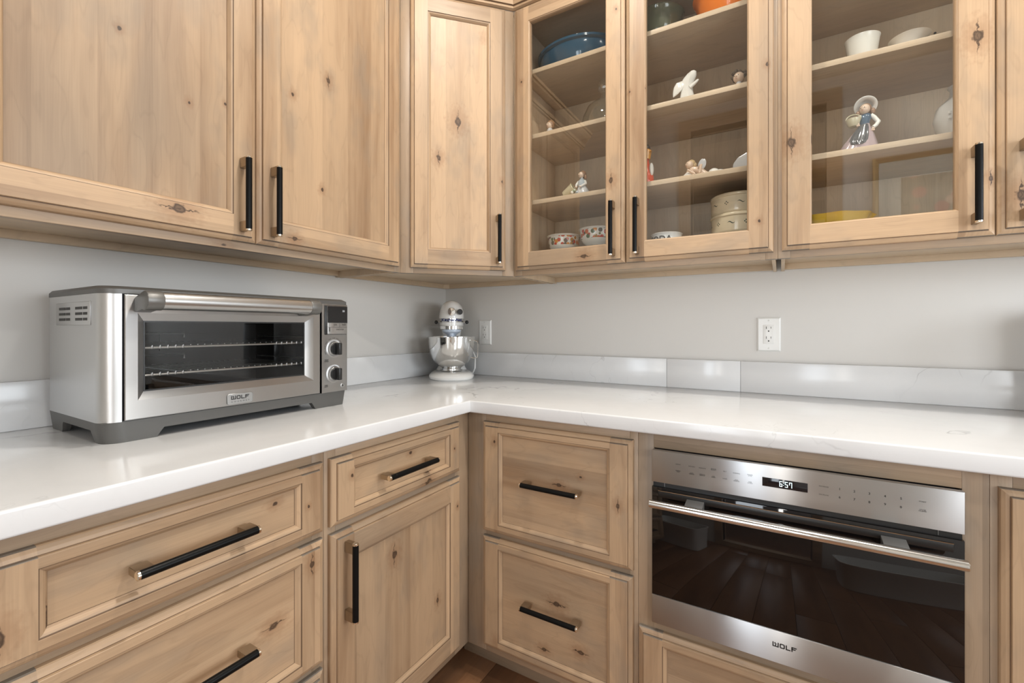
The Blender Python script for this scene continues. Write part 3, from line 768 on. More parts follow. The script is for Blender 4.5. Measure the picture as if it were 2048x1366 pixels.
# base skirt with arched cut-outs between the feet
def dens(pts, st=0.006):
    out = []
    for a, b in zip(pts[:-1], pts[1:]):
        n = max(1, int(math.hypot(b[0]-a[0], b[1]-a[1])/st))
        for k in range(n): out.append((a[0]+(b[0]-a[0])*k/n, a[1]+(b[1]-a[1])*k/n))
    out.append(pts[-1]); return out
def zb(x, y):
    def arch(t, a, b, h, s): return max(0.0, min(h, (t-a)/s*h, (b-t)/s*h))
    if y < 0.002: return arch(x, 0.092, 0.470, 0.019, 0.012)
    if x < 0.002 or x > OW-0.002: return arch(y, 0.050, 0.236, 0.024, 0.012)
    return 0.0
mb = MB('x'); dp = dens(po); cx_, cy_ = OW/2, OD/2
def inn_pt(p, t=0.018): return (min(max(p[0], t), OW-t), min(max(p[1], t), OD-0.0))
ring_rows = []
taper = 0.006
for (x, y) in dp:
    z = zb(x, y); k = (0.0425-z)/0.0425
    bx_ = x + (taper*k if x < OW/2 else -taper*k)*(1 if (x < 0.04 or x > OW-0.04) else 0)
    ix, iy = inn_pt((x, y))
    ring_rows.append([(x, y, 0.0425), (bx_, y+taper*0.5*k, z), (ix, iy, z), (ix, iy, 0.0425)])
mb.rings(ring_rows, 0, closed=False)
mb.poly([(0.002, OD, 0.0420), (OW-0.002, OD, 0.0420), (OW-0.002, 0.003, 0.0420), (0.002, 0.003, 0.0420)])
mb.box(0.02, 0.07, OD-0.03, OD, 0, 0.0425); mb.box(OW-0.07, OW-0.02, OD-0.03, OD, 0, 0.0425)
obj('base_skirt', mb, DARKGREY, OV)
mb = MB('z')
sh = [p for p in po]
mb.rings([[(x, y, 0.0425) for x, y in sh], [(x, y, OH) for x, y in sh]][::-1], 0, closed=False)
mb.poly([(0, OD, 0.0425), (0, OD, OH), (OW, OD, OH), (OW, OD, 0.0425)])
# front skin around the door opening is only the two posts; cut the centre out
mb2 = MB('x')
keepL = [p for p in po if p[0] <= 0.033]; keepR = [p for p in po if p[0] >= OW-0.02]
mbL = MB('x'); mbL.rings([[(x, y, OH) for x, y in keepL], [(x, y, 0.0425) for x, y in keepL]], 0, closed=False)
mbR = MB('x'); mbR.rings([[(x, y, OH) for x, y in keepR], [(x, y, 0.0425) for x, y in keepR]], 0, closed=False)
mbL.poly([(0, OD, 0.0425), (0, OD, OH), (OW, OD, OH), (OW, OD, 0.0425)])
mbL.v += []; 
SIDE = brushed('brushed_side_steel', (0.60, 0.60, 0.595), 0.36, 0.4, 0.25)
sidep = obj('side_panel', mbL, SIDE, OV); obj('side_panel', mbR, SIDE, OV)
# vents on the left side
mb = MB('y'); mb.box(-0.0016, 0.0, 0.052, 0.252, 0.236, 0.284, 0, 0.0012)
for g0 in (0.066, 0.164):
    for k in range(3):
        z0 = 0.2455+k*0.0115
        mb.box(-0.0021, 0.0, g0, g0+0.022, z0, z0+0.0055, 1); mb.box(-0.0021, 0.0, g0+0.027, g0+0.066, z0, z0+0.0055, 1)
obj('side_vent', mb, [SIDE, SLOT], OV)
# lid
mb = MB('x')
lo = [(x-0.0015 if x < OW/2 else x+0.0015, y-0.004 if y < OD/2 else y) for x, y in po]
li = [(0.5*OW+(x-0.5*OW)*0.985, y+0.010 if y < OD/2 else y) for x, y in po]
mb.rings([[(x, y, 0.2992) for x, y in lo], [(x, y, 0.308) for x, y in lo], [(x, y, 0.3145) for x, y in li]], 0, True)
obj('lid', mb, DARKGREY, OV)
# cavity
mb = MB('x'); x0, x1, y0, y1, z0, z1 = 0.060, 0.455, 0.006, 0.275, 0.072, 0.262
mb.poly([(x0, y1, z0), (x1, y1, z0), (x1, y1, z1), (x0, y1, z1)]); mb.poly([(x0, y0, z0), (x1, y0, z0), (x1, y1, z0), (x0, y1, z0)])
mb.poly([(x0, y0, z1), (x0, y1, z1), (x1, y1, z1), (x1, y0, z1)]); mb.poly([(x0, y0, z0), (x0, y1, z0), (x0, y1, z1), (x0, y0, z1)])
mb.poly([(x1, y0, z0), (x1, y0, z1), (x1, y1, z1), (x1, y1, z0)])
mb.box(0.20, 0.32, 0.268, 0.275, 0.17, 0.215, 0)
for zz in (0.145, 0.205): mb.tube([(x0+0.003, 0.02, zz), (x0+0.003, 0.26, zz)], 0.0018, 6, 2); mb.tube([(x1-0.003, 0.02, zz), (x1-0.003, 0.26, zz)], 0.0018, 6, 2)
for zz in (0.216, 0.160): mb.tube([(x0, 0.255, zz), (0.25, 0.255, zz), (0.25, 0.255, zz-0.012)], 0.0022, 6, 2)
obj('oven_cavity', mb, [ENAMEL_DARK, STEEL_DULL, WIRE], OV, smooth=0)
for zz in (0.188, 0.130):
    mb = MB('x'); r = 0.0020
    mb.tube([(x0+0.004, 0.024, zz), (x1-0.004, 0.024, zz)], 0.0026, 8); mb.tube([(x0+0.004, 0.255, zz), (x1-0.004, 0.255, zz)], r, 6)
    for k in range(26):
        xx = x0+0.016+k*(x1-x0-0.032)/25
        mb.tube([(xx, 0.0205, zz+0.0045), (xx, 0.255, zz+0.0045)], 0.0011, 5)
        if k < 6 or k > 19: mb.ball((xx, 0.024, zz+0.001), 0.0042, 0.7, 1, 1.2, 8)
    obj('wire_rack', mb, WIRE, OV)
# door
mb = MB('x')
def rect(x0, x1, z0, z1, y): return [(x0, y, z0), (x1, y, z0), (x1, y, z1), (x0, y, z1)]
mb.rings([rect(0.0345, 0.4785, 0.0445, 0.2975, 0.004), rect(0.0345, 0.4785, 0.0445, 0.2975, -0.0045), rect(0.0360, 0.4770, 0.0460, 0.2960, -0.006),
          rect(0.0560, 0.4575, 0.0825, 0.2610, -0.006), rect(0.0580, 0.4555, 0.0850, 0.2585, -0.0045), rect(0.0690, 0.4370, 0.0985, 0.2450, 0.0050)], 0, True, False, False)
door = obj('oven_door', mb, STEEL, OV, smooth=20)
mb = MB('x'); mb.rings([rect(0.0690, 0.4370, 0.0985, 0.2450, 0.0049), rect(0.0690, 0.4370, 0.0985, 0.2450, 0.0056), rect(0.0722, 0.4338, 0.1017, 0.2418, 0.0056)], 0, True, False, False); obj('window_gasket', mb, BLACK, door)
mb = MB('x'); mb.poly(rect(0.0715, 0.4345, 0.1010, 0.2425, 0.0058)); obj('window_glass', mb, OVENGLASS, door)
mb = MB('x'); mb.box(0.0295, 0.0345, 0.001, 0.006, 0.0425, 0.2992); mb.box(0.4785, 0.4835, 0.001, 0.006, 0.0425, 0.2992); mb.box(0.03, 0.48, 0.001, 0.006, 0.0425, 0.0448); obj('door_gap', mb, BLACK, OV)
mb = MB('x'); hz, hy = 0.285, -0.050; mb.lathe([(0.0182, 0.078), (0.0182, 0.412)], (0, hy, hz), 28, axis='x'); hd = obj('door_handle', mb, plain('tube_steel', (0.50, 0.50, 0.495), 0.30, 1.0), OV)
for s, a, b in ((0, 0.050, 0.080), (1, 0.410, 0.440)):
    mb = MB('x'); n = 20; R = 0.0196
    pr = []
    for k in range(n+1):
        t = PI*0.42 + (PI*1.22)*k/n; pr.append((hy+R*math.cos(t), hz+R*math.sin(t)))
    pr += [(-0.005, 0.262), (-0.005, 0.292)]
    mb.prism(pr, 'x', a, b, 0, 0.0025); obj('handle_cap', mb, CAPGREY, hd)
# badge
mb = MB('x'); cx0, cz0, bw, bh = 0.2575, 0.0600, 0.060, 0.0255
oct_ = lambda w, h, c: [(-w/2+c, -h/2), (w/2-c, -h/2), (w/2, -h/2+c), (w/2, h/2-c), (w/2-c, h/2), (-w/2+c, h/2), (-w/2, h/2-c), (-w/2, -h/2+c)]
mb.rings([[(cx0+x, y, cz0+z) for x, z in oct_(bw-d, bh-d, 0.003)] for d, y in ((0, -0.006), (0, -0.0078), (0.0012, -0.0084), (0.003, -0.0084), (0.0034, -0.0078))], 0)
bd = obj('badge', mb, STEEL_DULL, door)
mb = MB('x'); wolf_logo(mb, lambda a, z: (cx0+a, -0.0081, cz0-0.0010+z), 0.043, 0.0090, 0.0021)
mb.text('GOURMET', 0.0046, lambda a, b: (cx0+a, -0.0081, cz0-0.0065+b), 0, 0.043, spacing=1.9)
obj('logo', mb, INK, bd, smooth=0)
# control panel
mb = MB('x')
cp = [(0.4835, -0.006), (OW-0.010, -0.006), (OW-0.003, -0.003), (OW, 0.004), (OW, 0.02), (0.4835, 0.02)]
mb.rings([[(x, y, 0.0430) for x, y in cp], [(x, y, 0.2990) for x, y in cp]][::-1], 0); cpn = obj('control_panel', mb, STEEL, OV)
mb = MB('x'); mb.box(0.4930, 0.5680, -0.0085, -0.005, 0.210, 0.2945, 0, 0.0016); mb.box(0.4985, 0.5665, -0.0125, -0.008, 0.2115, 0.2935, 1, 0.0016); mb.box(0.4990, 0.5660, -0.0131, -0.012, 0.2445, 0.2925, 2)
dsp = obj('display', mb, [BLACK, STEEL, GLOSSBLACK], OV)
mb = MB('x')
mb.text('COOK', 0.0058, lambda a, b: (0.524+a, -0.0129, 0.2385+b), 0, 0.012); mb.text('PROBE', 0.0058, lambda a, b: (0.554+a, -0.0129, 0.2385+b), 0, 0.013)
mb.text('START/STOP', 0.0058, lambda a, b: (0.540+a, -0.0129, 0.2245+b), 0, 0.026)
mb.box(0.5035, 0.5060, -0.0129, -0.0125, 0.219, 0.231); mb.box(0.5005, 0.5650, -0.0128, -0.0125, 0.2312, 0.2318); mb.box(0.5385, 0.5391, -0.0128, -0.0125, 0.2325, 0.2435)
obj('button_print', mb, INK, dsp, smooth=0)
mb = MB('x'); mb.text('350', 0.0075, lambda a, b: (0.552+a, -0.0134, 0.279+b), 0, 0.008, bold=0.0002); obj('display_digits', mb, emit('dim_white_digits', (0.9, 0.9, 0.9), 0.7), dsp, smooth=0)
for kz in (0.169, 0.096):
    mb = MB('y'); kx = 0.524
    mb.lathe([(0.0265, -0.006), (0.0265, -0.0072), (0.0225, -0.0085), (0.0210, -0.014), (0.0195, -0.0155)], (kx, 0, kz), 32, axis='y')
    kn = obj('knob', mb, STEEL, OV)
    mb = MB('y'); mb.lathe([(0.0178, -0.0150), (0.0178, -0.0185), (0.0170, -0.0195)], (kx, 0, kz), 28, axis='y'); mb.box(kx-0.0052, kx+0.0052, -0.0370, -0.018, kz-0.0172, kz+0.0172, 0, 0.0022); obj('knob_grip', mb, BLACK, kn)
mb = MB('x')
for i, a in enumerate((200, 172, 145, 118, 92, 66, 42)):
    t = math.radians(a); mb.text(('BAKE', 'ROAST', 'BROIL', 'TOAST', 'WARM', 'REHEAT', 'PROOF')[i], 0.0040, (lambda t_: (lambda p, q: (0.524+math.cos(t_)*0.0305+p*math.sin(t_)+q*math.cos(t_), -0.0064, 0.169+math.sin(t_)*0.0305-p*math.cos(t_)+q*math.sin(t_))))(t), 0, 0.010)
mb.text('TEMP\nTIMER', 0.0055, lambda a, b: (0.499+a, -0.0064, 0.1345+b), 0, 0.015); mb.text('DARK\nLIGHT', 0.0055, lambda a, b: (0.498+a, -0.0064, 0.0615+b), 0, 0.011)
obj('panel_print', mb, INK, cpn, smooth=0)
mb = MB('y'); mb.lathe([(0.0072, -0.006), (0.0072, -0.0072), (0.0058, -0.0078), (0.0056, -0.0070)], (0.5540, 0, 0.0585), 24, axis='y'); mb.box(0.5520, 0.5560, -0.0082, -0.0070, 0.0580, 0.0592, 1); mb.box(0.5535, 0.5545, -0.0082, -0.0070, 0.0560, 0.0610, 1)
obj('light_button', mb, [STEEL_DULL, INK], OV)

# ------------------------------------------------------------------ stand mixer, local +x is its front
base_front = Vector((0.279, -0.301)); cdir = (Vector((1.4926, -1.8252))-base_front).normalized()
MA = math.atan2(cdir.y, cdir.x)
org = base_front - cdir*0.165
MXR = thing('stand_mixer', 'white tilt-head stand mixer with polished steel bowl in the counter corner', 'mixer', (org.x, org.y, CZ), MA)
def outline(a0, a1, hw, n=36, p=2.4, front=1.0):
    cx_ = (a0+a1)/2; ra = (a1-a0)/2; out = []
    for j in range(n):
        t = 2*PI*j/n; c, s = math.cos(t), math.sin(t)
        out.append((cx_+ra*math.copysign(abs(c)**(2/p), c), hw*math.copysign(abs(s)**(2/p), s)))
    return out
def slices(mb, rows, m=0, p=2.4):
    mb.rings([[(x, y, z) for x, y in outline(a0, a1, hw, p=p)] for z, a0, a1, hw in rows], m)
mb = MB('z')
slices(mb, [(0.000, -0.127, 0.158, 0.098), (0.004, -0.131, 0.163, 0.1015), (0.012, -0.132, 0.165, 0.1025), (0.020, -0.130, 0.160, 0.098), (0.027, -0.127, 0.145, 0.088), (0.031, -0.125, 0.128, 0.076), (0.032, -0.12, 0.10, 0.06)])
slices(mb, [(0.026, -0.128, -0.010, 0.074), (0.045, -0.128, -0.030, 0.064), (0.075, -0.132, -0.055, 0.050), (0.12, -0.135, -0.070, 0.042), (0.18, -0.138, -0.070, 0.041), (0.205, -0.145, -0.062, 0.045), (0.230, -0.152, -0.05, 0.050)])
obj('base', mb, WHITE_EN, MXR)
mb = MB('z'); rows = []
for k in range(13):
    a = (PI/2)*k/12*0.985; s = math.cos(a); sw = max(s, 0.0)**0.60; rows.append((0.274+0.0765*math.sin(a), -0.165+0.075*(1-s), 0.138-0.062*(1-s)**0.9, 0.0575*sw))
slices(mb, [(0.266, -0.164, 0.137, 0.0565)]+rows, p=2.3); head = obj('head', mb, WHITE_EN, MXR)
mb = MB('z'); slices(mb, [(0.2535, -0.162, 0.1365, 0.0560), (0.2545, -0.163, 0.1375, 0.0570), (0.2725, -0.163, 0.1375, 0.0570), (0.2735, -0.162, 0.1365, 0.0560)], p=2.3); band = obj('trim_band', mb, brushed('band_steel', (0.7, 0.7, 0.69), 0.22, 0.3), MXR)
mb = MB('z'); slices(mb, [(0.236, -0.158, 0.134, 0.0540), (0.238, -0.160, 0.136, 0.0555), (0.2540, -0.160, 0.136, 0.0555)], p=2.3); obj('head_underside', mb, WHITE_EN, MXR)
mb = MB('z'); slices(mb, [(0.2215, 0.03, 0.130, 0.0490), (0.2230, 0.026, 0.133, 0.0520), (0.2365, 0.026, 0.133, 0.0520)], p=2.0); obj('planetary_ring', mb, CHROME, MXR)
PALE = plain('pale_blue_grey_enamel', (0.60, 0.68, 0.80), 0.25)
mb = MB('z'); mb.lathe([(0.018, 0.192), (0.022, 0.199), (0.036, 0.2075), (0.041, 0.2125), (0.041, 0.222)], (0.080, 0, 0), 28); mb.lathe([(0.0125, 0.190), (0.013, 0.205)], (0.098, 0.0, 0), 16); obj('planetary_hub', mb, PALE, MXR)
mb = MB('z'); mb.lathe([(0.0055, 0.10), (0.0055, 0.195)], (0.098, 0.0, 0), 12); mb.tube([(0.098, -0.012, 0.185), (0.098, 0.012, 0.185)], 0.0022, 8); obj('beater_shaft', mb, WIRE, MXR)
# curved brand lettering on the band
def onband(p_):
    ol = outline(-0.163, 0.1382, 0.0576, 720, 2.3)
    return ol
OB = onband(0)
def bandfn(a, b):
    # find front outline point whose y equals a (front is +x)
    best = min((q for q in OB if q[0] > 0), key=lambda q: abs(q[1]-a)); return (best[0]+0.0004, a, 0.2632+b)
mb = MB('z'); mb.text('KitchenAid', 0.0165, bandfn, 0, 0.088, bold=0.0005); obj('logo', mb, BLUEINK, band, smooth=0)
mb = MB('x'); mb.lathe([(0.0172, 0.126), (0.0180, 0.131), (0.0180, 0.1405), (0.0160, 0.1440), (0.0, 0.1452)], (0, 0, 0.2985), 28, axis='x', cap1=False); obj('hub_cover', mb, CHROME, MXR)
mb = MB('x'); mb.lathe([(0.004, 0.105), (0.0045, 0.127), (0.0115, 0.129), (0.0125, 0.135), (0.010, 0.141)], (0, 0.036, 0.2985), 18, axis='x'); obj('hub_knob', mb, BLACK, MXR)
for s in (-1, 1):
    mb = MB('y'); mb.tube([(0.04, s*0.054, 0.2545), (0.045, s*0.066, 0.2545)], 0.0025, 8, 1); mb.ball((0.046, s*0.0690, 0.2545), 0.0085, n=16); obj('lever_knob', mb, [BLACK, CHROME], MXR)
mb = MB('z')
BP = [(0.047, 0.034), (0.050, 0.0345), (0.0515, 0.038), (0.043, 0.040), (0.0425, 0.046), (0.047, 0.0505), (0.062, 0.059), (0.076, 0.072), (0.089, 0.091), (0.0985, 0.115), (0.1035, 0.142), (0.1055, 0.170), (0.1075, 0.186), (0.1095, 0.187), (0.1095, 0.189), (0.1065, 0.1885), (0.1040, 0.170), (0.1018, 0.142), (0.0965, 0.115), (0.087, 0.092), (0.074, 0.074), (0.060, 0.061), (0.045, 0.053), (0.001, 0.050)]
mb.lathe(BP, (0.035, 0, 0), 56); bowl = obj('mixing_bowl', mb, CHROME, MXR, smooth=50)
mb = MB('z'); mb.box(0.072, 0.086, -0.006, 0.006, 0.031, 0.046, 0, 0.002); obj('bowl_clip', mb, CHROME, bowl)
a = math.radians(62)
def hp(r, z): return (0.035+r*math.cos(a), r*math.sin(a), z)
mb = MB('z'); mb.tube([hp(0.104, 0.172), hp(0.118, 0.172), hp(0.131, 0.166), hp(0.133, 0.155), hp(0.1315, 0.105), hp(0.128, 0.096), hp(0.118, 0.093), hp(0.097, 0.095)], 0.0022, 8); obj('bowl_handle', mb, CHROME, bowl)
mb = MB('z'); pts = [(-0.118, 0.045, 0.03), (-0.09, 0.075, 0.085), (-0.06, 0.098, 0.125), (-0.045, 0.112, 0.09), (-0.04, 0.110, 0.035), (-0.055, 0.098, 0.006), (-0.075, 0.100, 0.005)]
mb.tube([Vector(p) for p in pts], 0.0035, 8); obj('power_cord', mb, WHITEPL, MXR)

# ------------------------------------------------------------------ wall outlets
def outlet(x, label, dx):
    o = thing('wall_outlet', label, 'outlet', (x, 0.0, 1.1205))
    mb = MB('x'); w, h = 0.0362, 0.0595
    mb.rings([[(a*(w-d), y, b*(h-d)) for a, b in ((-1, -1), (1, -1), (1, 1), (-1, 1))] for d, y in ((0, -0.0002), (0, -0.002), (0.0045, -0.0062), (0.006, -0.0064))], 0); pl = obj('cover_plate', mb, WHITEPL, o)
    mb = MB('x'); mb.box(-0.0165, 0.0165, -0.0078, -0.006, -0.0335, 0.0335, 0, 0.0006)
    for zc in (0.018, -0.0165):
        mb.box(-0.0083, -0.0066, -0.0081, -0.0075, zc+0.001, zc+0.0095, 1); mb.box(0.0062, 0.0077, -0.0081, -0.0075, zc+0.002, zc+0.009, 1)
        mb.lathe([(0.0024, -0.0075), (0.0024, -0.0081)], (-0.0002, 0, zc-0.0065), 12, m=1, axis='y')
    obj('receptacle', mb, [WHITEPL, SLOT], o)
    for zc in (-0.0485, 0.0485):
        mb = MB('x'); mb.lathe([(0.0030, -0.006), (0.0030, -0.0070), (0.0024, -0.0073)], (0, 0, zc), 14, axis='y'); mb.box(-0.0004, 0.0004, -0.0075, -0.0070, zc-0.0022, zc+0.0022, 1); obj('screw', mb, [WHITEPL, plain('screw_slot', (0.4, 0.4, 0.39), 0.5)], o)
outlet(0.249, 'white double wall outlet just right of the stand mixer', 0)
outlet(1.454, 'white double wall outlet alone on the right wall above backsplash', 0)

# ------------------------------------------------------------------ dishes and figurines on the shelves
Z1, Z2, Z3, ZF = 2.1152, 1.8712, 1.6232, 1.3792
def shell(prof, t=0.004):
    """outer profile (r,z) bottom to rim -> closed profile with an inner wall"""
    inner = [(max(r-t, 0.0005), z+(t if i == 0 else 0)) for i, (r, z) in enumerate(prof)]
    return prof + [(prof[-1][0]-t*0.5, prof[-1][1]+t*0.4)] + inner[::-1]
def bowl_part(name, prof, mats, parent, c=(0, 0, 0), sx=1, sy=1, m=0, n=40, t=0.004):
    mb = MB('z'); mb.lathe(shell(prof, t), c, n, sx, sy, m, True, True); return obj(name, mb, mats, parent, smooth=50)

BLUE = ceramic('blue_glaze', (0.020, 0.062, 0.105), 0.12)
t = thing('oval_dish', 'large glossy dark blue oval baking dish on the top shelf', 'dish', (0.812, -0.185, Z1))
bowl_part('dish_body', [(0.105, 0), (0.128, 0.010), (0.146, 0.040), (0.153, 0.074), (0.153, 0.080), (0.163, 0.084), (0.164, 0.092)], BLUE, t, sx=1.0, sy=0.78, n=56)
mb = MB('x'); mb.tube([(0.150, -0.05, 0.084), (0.172, -0.04, 0.088), (0.178, 0.0, 0.090), (0.172, 0.04, 0.088), (0.150, 0.05, 0.084)], 0.009, 10); obj('dish_handle', mb, BLUE, t)

t = thing('glass_bowl', 'olive green glass mixing bowl on the top shelf', 'bowl', (1.12, -0.19, Z1))
bowl_part('bowl_body', [(0.040, 0), (0.050, 0.010), (0.070, 0.050), (0.080, 0.100), (0.083, 0.118), (0.086, 0.121)], plain('olive_glass', (0.085, 0.095, 0.060), 0.08, 0, 0.4), t)
t = thing('orange_bowl', 'bright orange glazed bowl on the top shelf', 'bowl', (1.350, -0.205, Z1))
bowl_part('bowl_body', [(0.055, 0), (0.066, 0.012), (0.092, 0.050), (0.106, 0.092), (0.112, 0.104), (0.114, 0.107)], ceramic('orange_glaze', (0.80, 0.205, 0.012), 0.2), t)

# clear glass dome with a ball stopper
t = thing('glass_decanter', 'clear glass domed decanter with round ball stopper on second shelf', 'decanter', (0.925, -0.2, Z2))
mb = MB('z'); mb.lathe([(0.084, 0.0), (0.087, 0.004), (0.087, 0.030), (0.082, 0.060), (0.066, 0.095), (0.040, 0.118), (0.018, 0.126), (0.012, 0.134), (0.012, 0.139)], (0, 0, 0), 40, cap1=False); obj('decanter_body', mb, CLEARGLASS, t, smooth=60)
mb = MB('z'); mb.lathe([(0.010, 0.136), (0.015, 0.142), (0.011, 0.148), (0.022, 0.160), (0.026, 0.176), (0.021, 0.194), (0.009, 0.203), (0.001, 0.204)], (0, 0, 0), 28); obj('stopper', mb, CLEARGLASS, t, smooth=60)

PORC = ceramic('white_porcelain', (0.74, 0.72, 0.67), 0.2)
PORC_G = ceramic('grey_white_porcelain', (0.50, 0.50, 0.50), 0.2)
SKIN = ceramic('porcelain_skin', (0.66, 0.50, 0.38), 0.25)
HAIR = ceramic('brown_porcelain_hair', (0.25, 0.135, 0.07), 0.25)
HAIR_D = ceramic('dark_porcelain_hair', (0.10, 0.075, 0.055), 0.25)
CREAM = ceramic('cream_stoneware', (0.74, 0.63, 0.45), 0.2)
BASKETM = ceramic('straw_porcelain', (0.55, 0.50, 0.34), 0.3)
GREENP = ceramic('sage_porcelain', (0.27, 0.33, 0.22), 0.25)

def face(mb, c, r, yaw, dark=1):
    """nose, eyes and mouth on a head; yaw 0 looks to -y"""
    M = Matrix.Rotation(yaw, 4, 'Z')
    def q(x, y, z): return Vector(c)+M @ Vector((x*r, y*r, z*r))
    mb.ball(q(0, -1.0, -0.05), r*0.16, n=8)
    for s in (-1, 1): mb.ball(q(s*0.36, -0.88, 0.12), r*0.11, n=8, m=dark)
    mb.ball(q(0, -0.93, -0.42), r*0.12, 1.5, 0.6, 0.5, 8, 2)
FACE = [SKIN, HAIR_D, ceramic('porcelain_lips', (0.50, 0.22, 0.18), 0.3)]

# small head figurine on shelf two, left
t = thing('figurine', 'small brown haired figurine at the far left end of second shelf', 'figurine', (0.722, -0.25, Z2))
mb = MB('z'); mb.lathe([(0.024, 0), (0.022, 0.006), (0.015, 0.025), (0.011, 0.040), (0.006, 0.046)], n=20); obj('robe', mb, PORC_G, t)
mb = MB('z'); mb.ball((0, 0, 0.058), 0.0145, n=16); face(mb, (0, 0, 0.058), 0.0145, -0.5); obj('head', mb, FACE, t)
mb = MB('z'); mb.ball((0.002, 0.003, 0.061), 0.0165, n=14); obj('hair', mb, HAIR, t)

# seated girl with tipped flower basket (shelf three, left)
t = thing('figurine', 'seated girl figurine beside a tipped basket of flowers, third shelf', 'figurine', (0.845, -0.268, Z3))
mb = MB('z'); mb.rings([[(x+0.018+0.0*k, y, z) for x, y in outline(-w, w, w*0.8, 20, 2.2)] for k, (z, w) in enumerate(((0, 0.030), (0.006, 0.032), (0.020, 0.026), (0.034, 0.018), (0.040, 0.014)))], 0); obj('skirt', mb, PORC_G, t)
mb = MB('z'); mb.lathe([(0.013, 0.036), (0.0145, 0.050), (0.0125, 0.062), (0.006, 0.068), (0.005, 0.073)], (0.016, 0, 0), 18); obj('bodice', mb, ceramic('pale_blue_porcelain', (0.42, 0.47, 0.50), 0.2), t)
for s in (-1, 1): mb = MB('z'); mb.tube([(0.016+s*0.012, 0, 0.060), (0.016+s*0.019, -0.008, 0.047), (0.010+s*0.008, -0.020, 0.036)], [0.005, 0.0045, 0.0035], 8); mb.ball((0.010+s*0.008, -0.021, 0.0355), 0.0038, n=8, m=1); obj('arm', mb, [PORC, SKIN], t)
mb = MB('z'); mb.ball((0.015, -0.002, 0.083), 0.0115, n=16); face(mb, (0.015, -0.002, 0.083), 0.0115, -0.6); obj('head', mb, FACE, t)
mb = MB('z'); mb.ball((0.019, 0.003, 0.086), 0.0135, n=14); mb.ball((0.030, 0.002, 0.074), 0.006, 1, 1, 1.6, 10); obj('hair', mb, HAIR, t)
mb = MB('z'); M = Matrix.Translation((-0.034, -0.006, 0.0285)) @ Matrix.Rotation(math.radians(62), 4, 'Y')
mb.lathe([(0.011, -0.022), (0.013, -0.018), (0.0185, 0.018), (0.020, 0.022), (0.0185, 0.024), (0.012, -0.014), (0.001, -0.014)], n=22); mb.xform(M); obj('basket', mb, BASKETM, t)
mb = MB('z')
for k in range(16): mb.ball((-0.018+random.uniform(0, 0.026), -0.008+random.uniform(-0.014, 0.012), 0.006+random.uniform(0, 0.020)), random.uniform(0.004, 0.0065), n=8, m=k % 3)
obj('flowers', mb, [GREENP, PORC, ceramic('blue_grey_flower', (0.33, 0.40, 0.44), 0.25)], t)

# fruit-banded bowls: two stacks of two
def fruit_mat():
    t = NT('fruit_band_china'); p = t.objco(); s = t.xyz(p)
    ang = t.m_('ARCTAN2', s[1], s[0])
    v = t.n('ShaderNodeTexVoronoi'); t.put(v.inputs['Vector'], t.comb(t.m_('MULTIPLY', ang, 3.9), t.m_('MULTIPLY', s[2], 62.0))); v.inputs['Scale'].default_value = 1.0
    c = t.xyz(v.outputs['Color'])
    fruit = t.ramp(c[0], (0.0, (0.42, 0.035, 0.02)), (0.30, (0.52, 0.06, 0.03)), (0.50, (0.62, 0.22, 0.03)), (0.66, (0.05, 0.13, 0.035)), (0.85, (0.13, 0.04, 0.085)), (1.0, (0.06, 0.10, 0.03)))
    mask = t.sstep(v.outputs['Distance'], 0.56, 0.48)
    band = t.m_('MULTIPLY', t.m_('GREATER_THAN', s[2], 0.024), t.m_('LESS_THAN', s[2], 0.0575))
    out = t.m_('GREATER_THAN', t.m_('SQRT', t.m_('ADD', t.m_('MULTIPLY', s[0], s[0]), t.m_('MULTIPLY', s[1], s[1]))), 0.0560)
    k = t.m_('MULTIPLY', t.m_('MULTIPLY', mask, band), out)
    t.set(Base_Color=t.mix(k, (0.74, 0.72, 0.66), fruit), Roughness=0.18); return t.m
FRUIT = fruit_mat()
bw = None
for sx_, sy_, n0, words in ((0.756, -0.195, 0, 'left'), (0.893, -0.200, 1, 'right')):
    for k in range(2):
        zz = ZF + k*0.0600 + (0.012 if n0 and k else 0.0)
        lb = 'fruit patterned white bowl, %s of the %s stack on cabinet floor' % (('bottom', 'top')[k], words)
        if bw is None:
            bw = thing('patterned_bowl', lb, 'bowl', (sx_, sy_, zz), 0, 'fruit patterned bowls on the cabinet floor')
            bowl_part('bowl_body', [(0.038, 0), (0.040, 0.004), (0.050, 0.012), (0.0590, 0.028), (0.0605, 0.045), (0.0620, 0.058), (0.0655, 0.0615)], FRUIT, bw, n=48)
            mb = MB('z'); mb.tube([(0.0655*math.cos(2*PI*i/40), 0.0655*math.sin(2*PI*i/40), 0.062) for i in range(41)], 0.0019, 6, caps=False); obj('rim', mb, PORC, bw)
        else:
            c = copy_tree(bw); c.location = (sx_, sy_, zz); c['label'] = lb; c.rotation_euler = (0, 0, 1.3*k+2*n0)

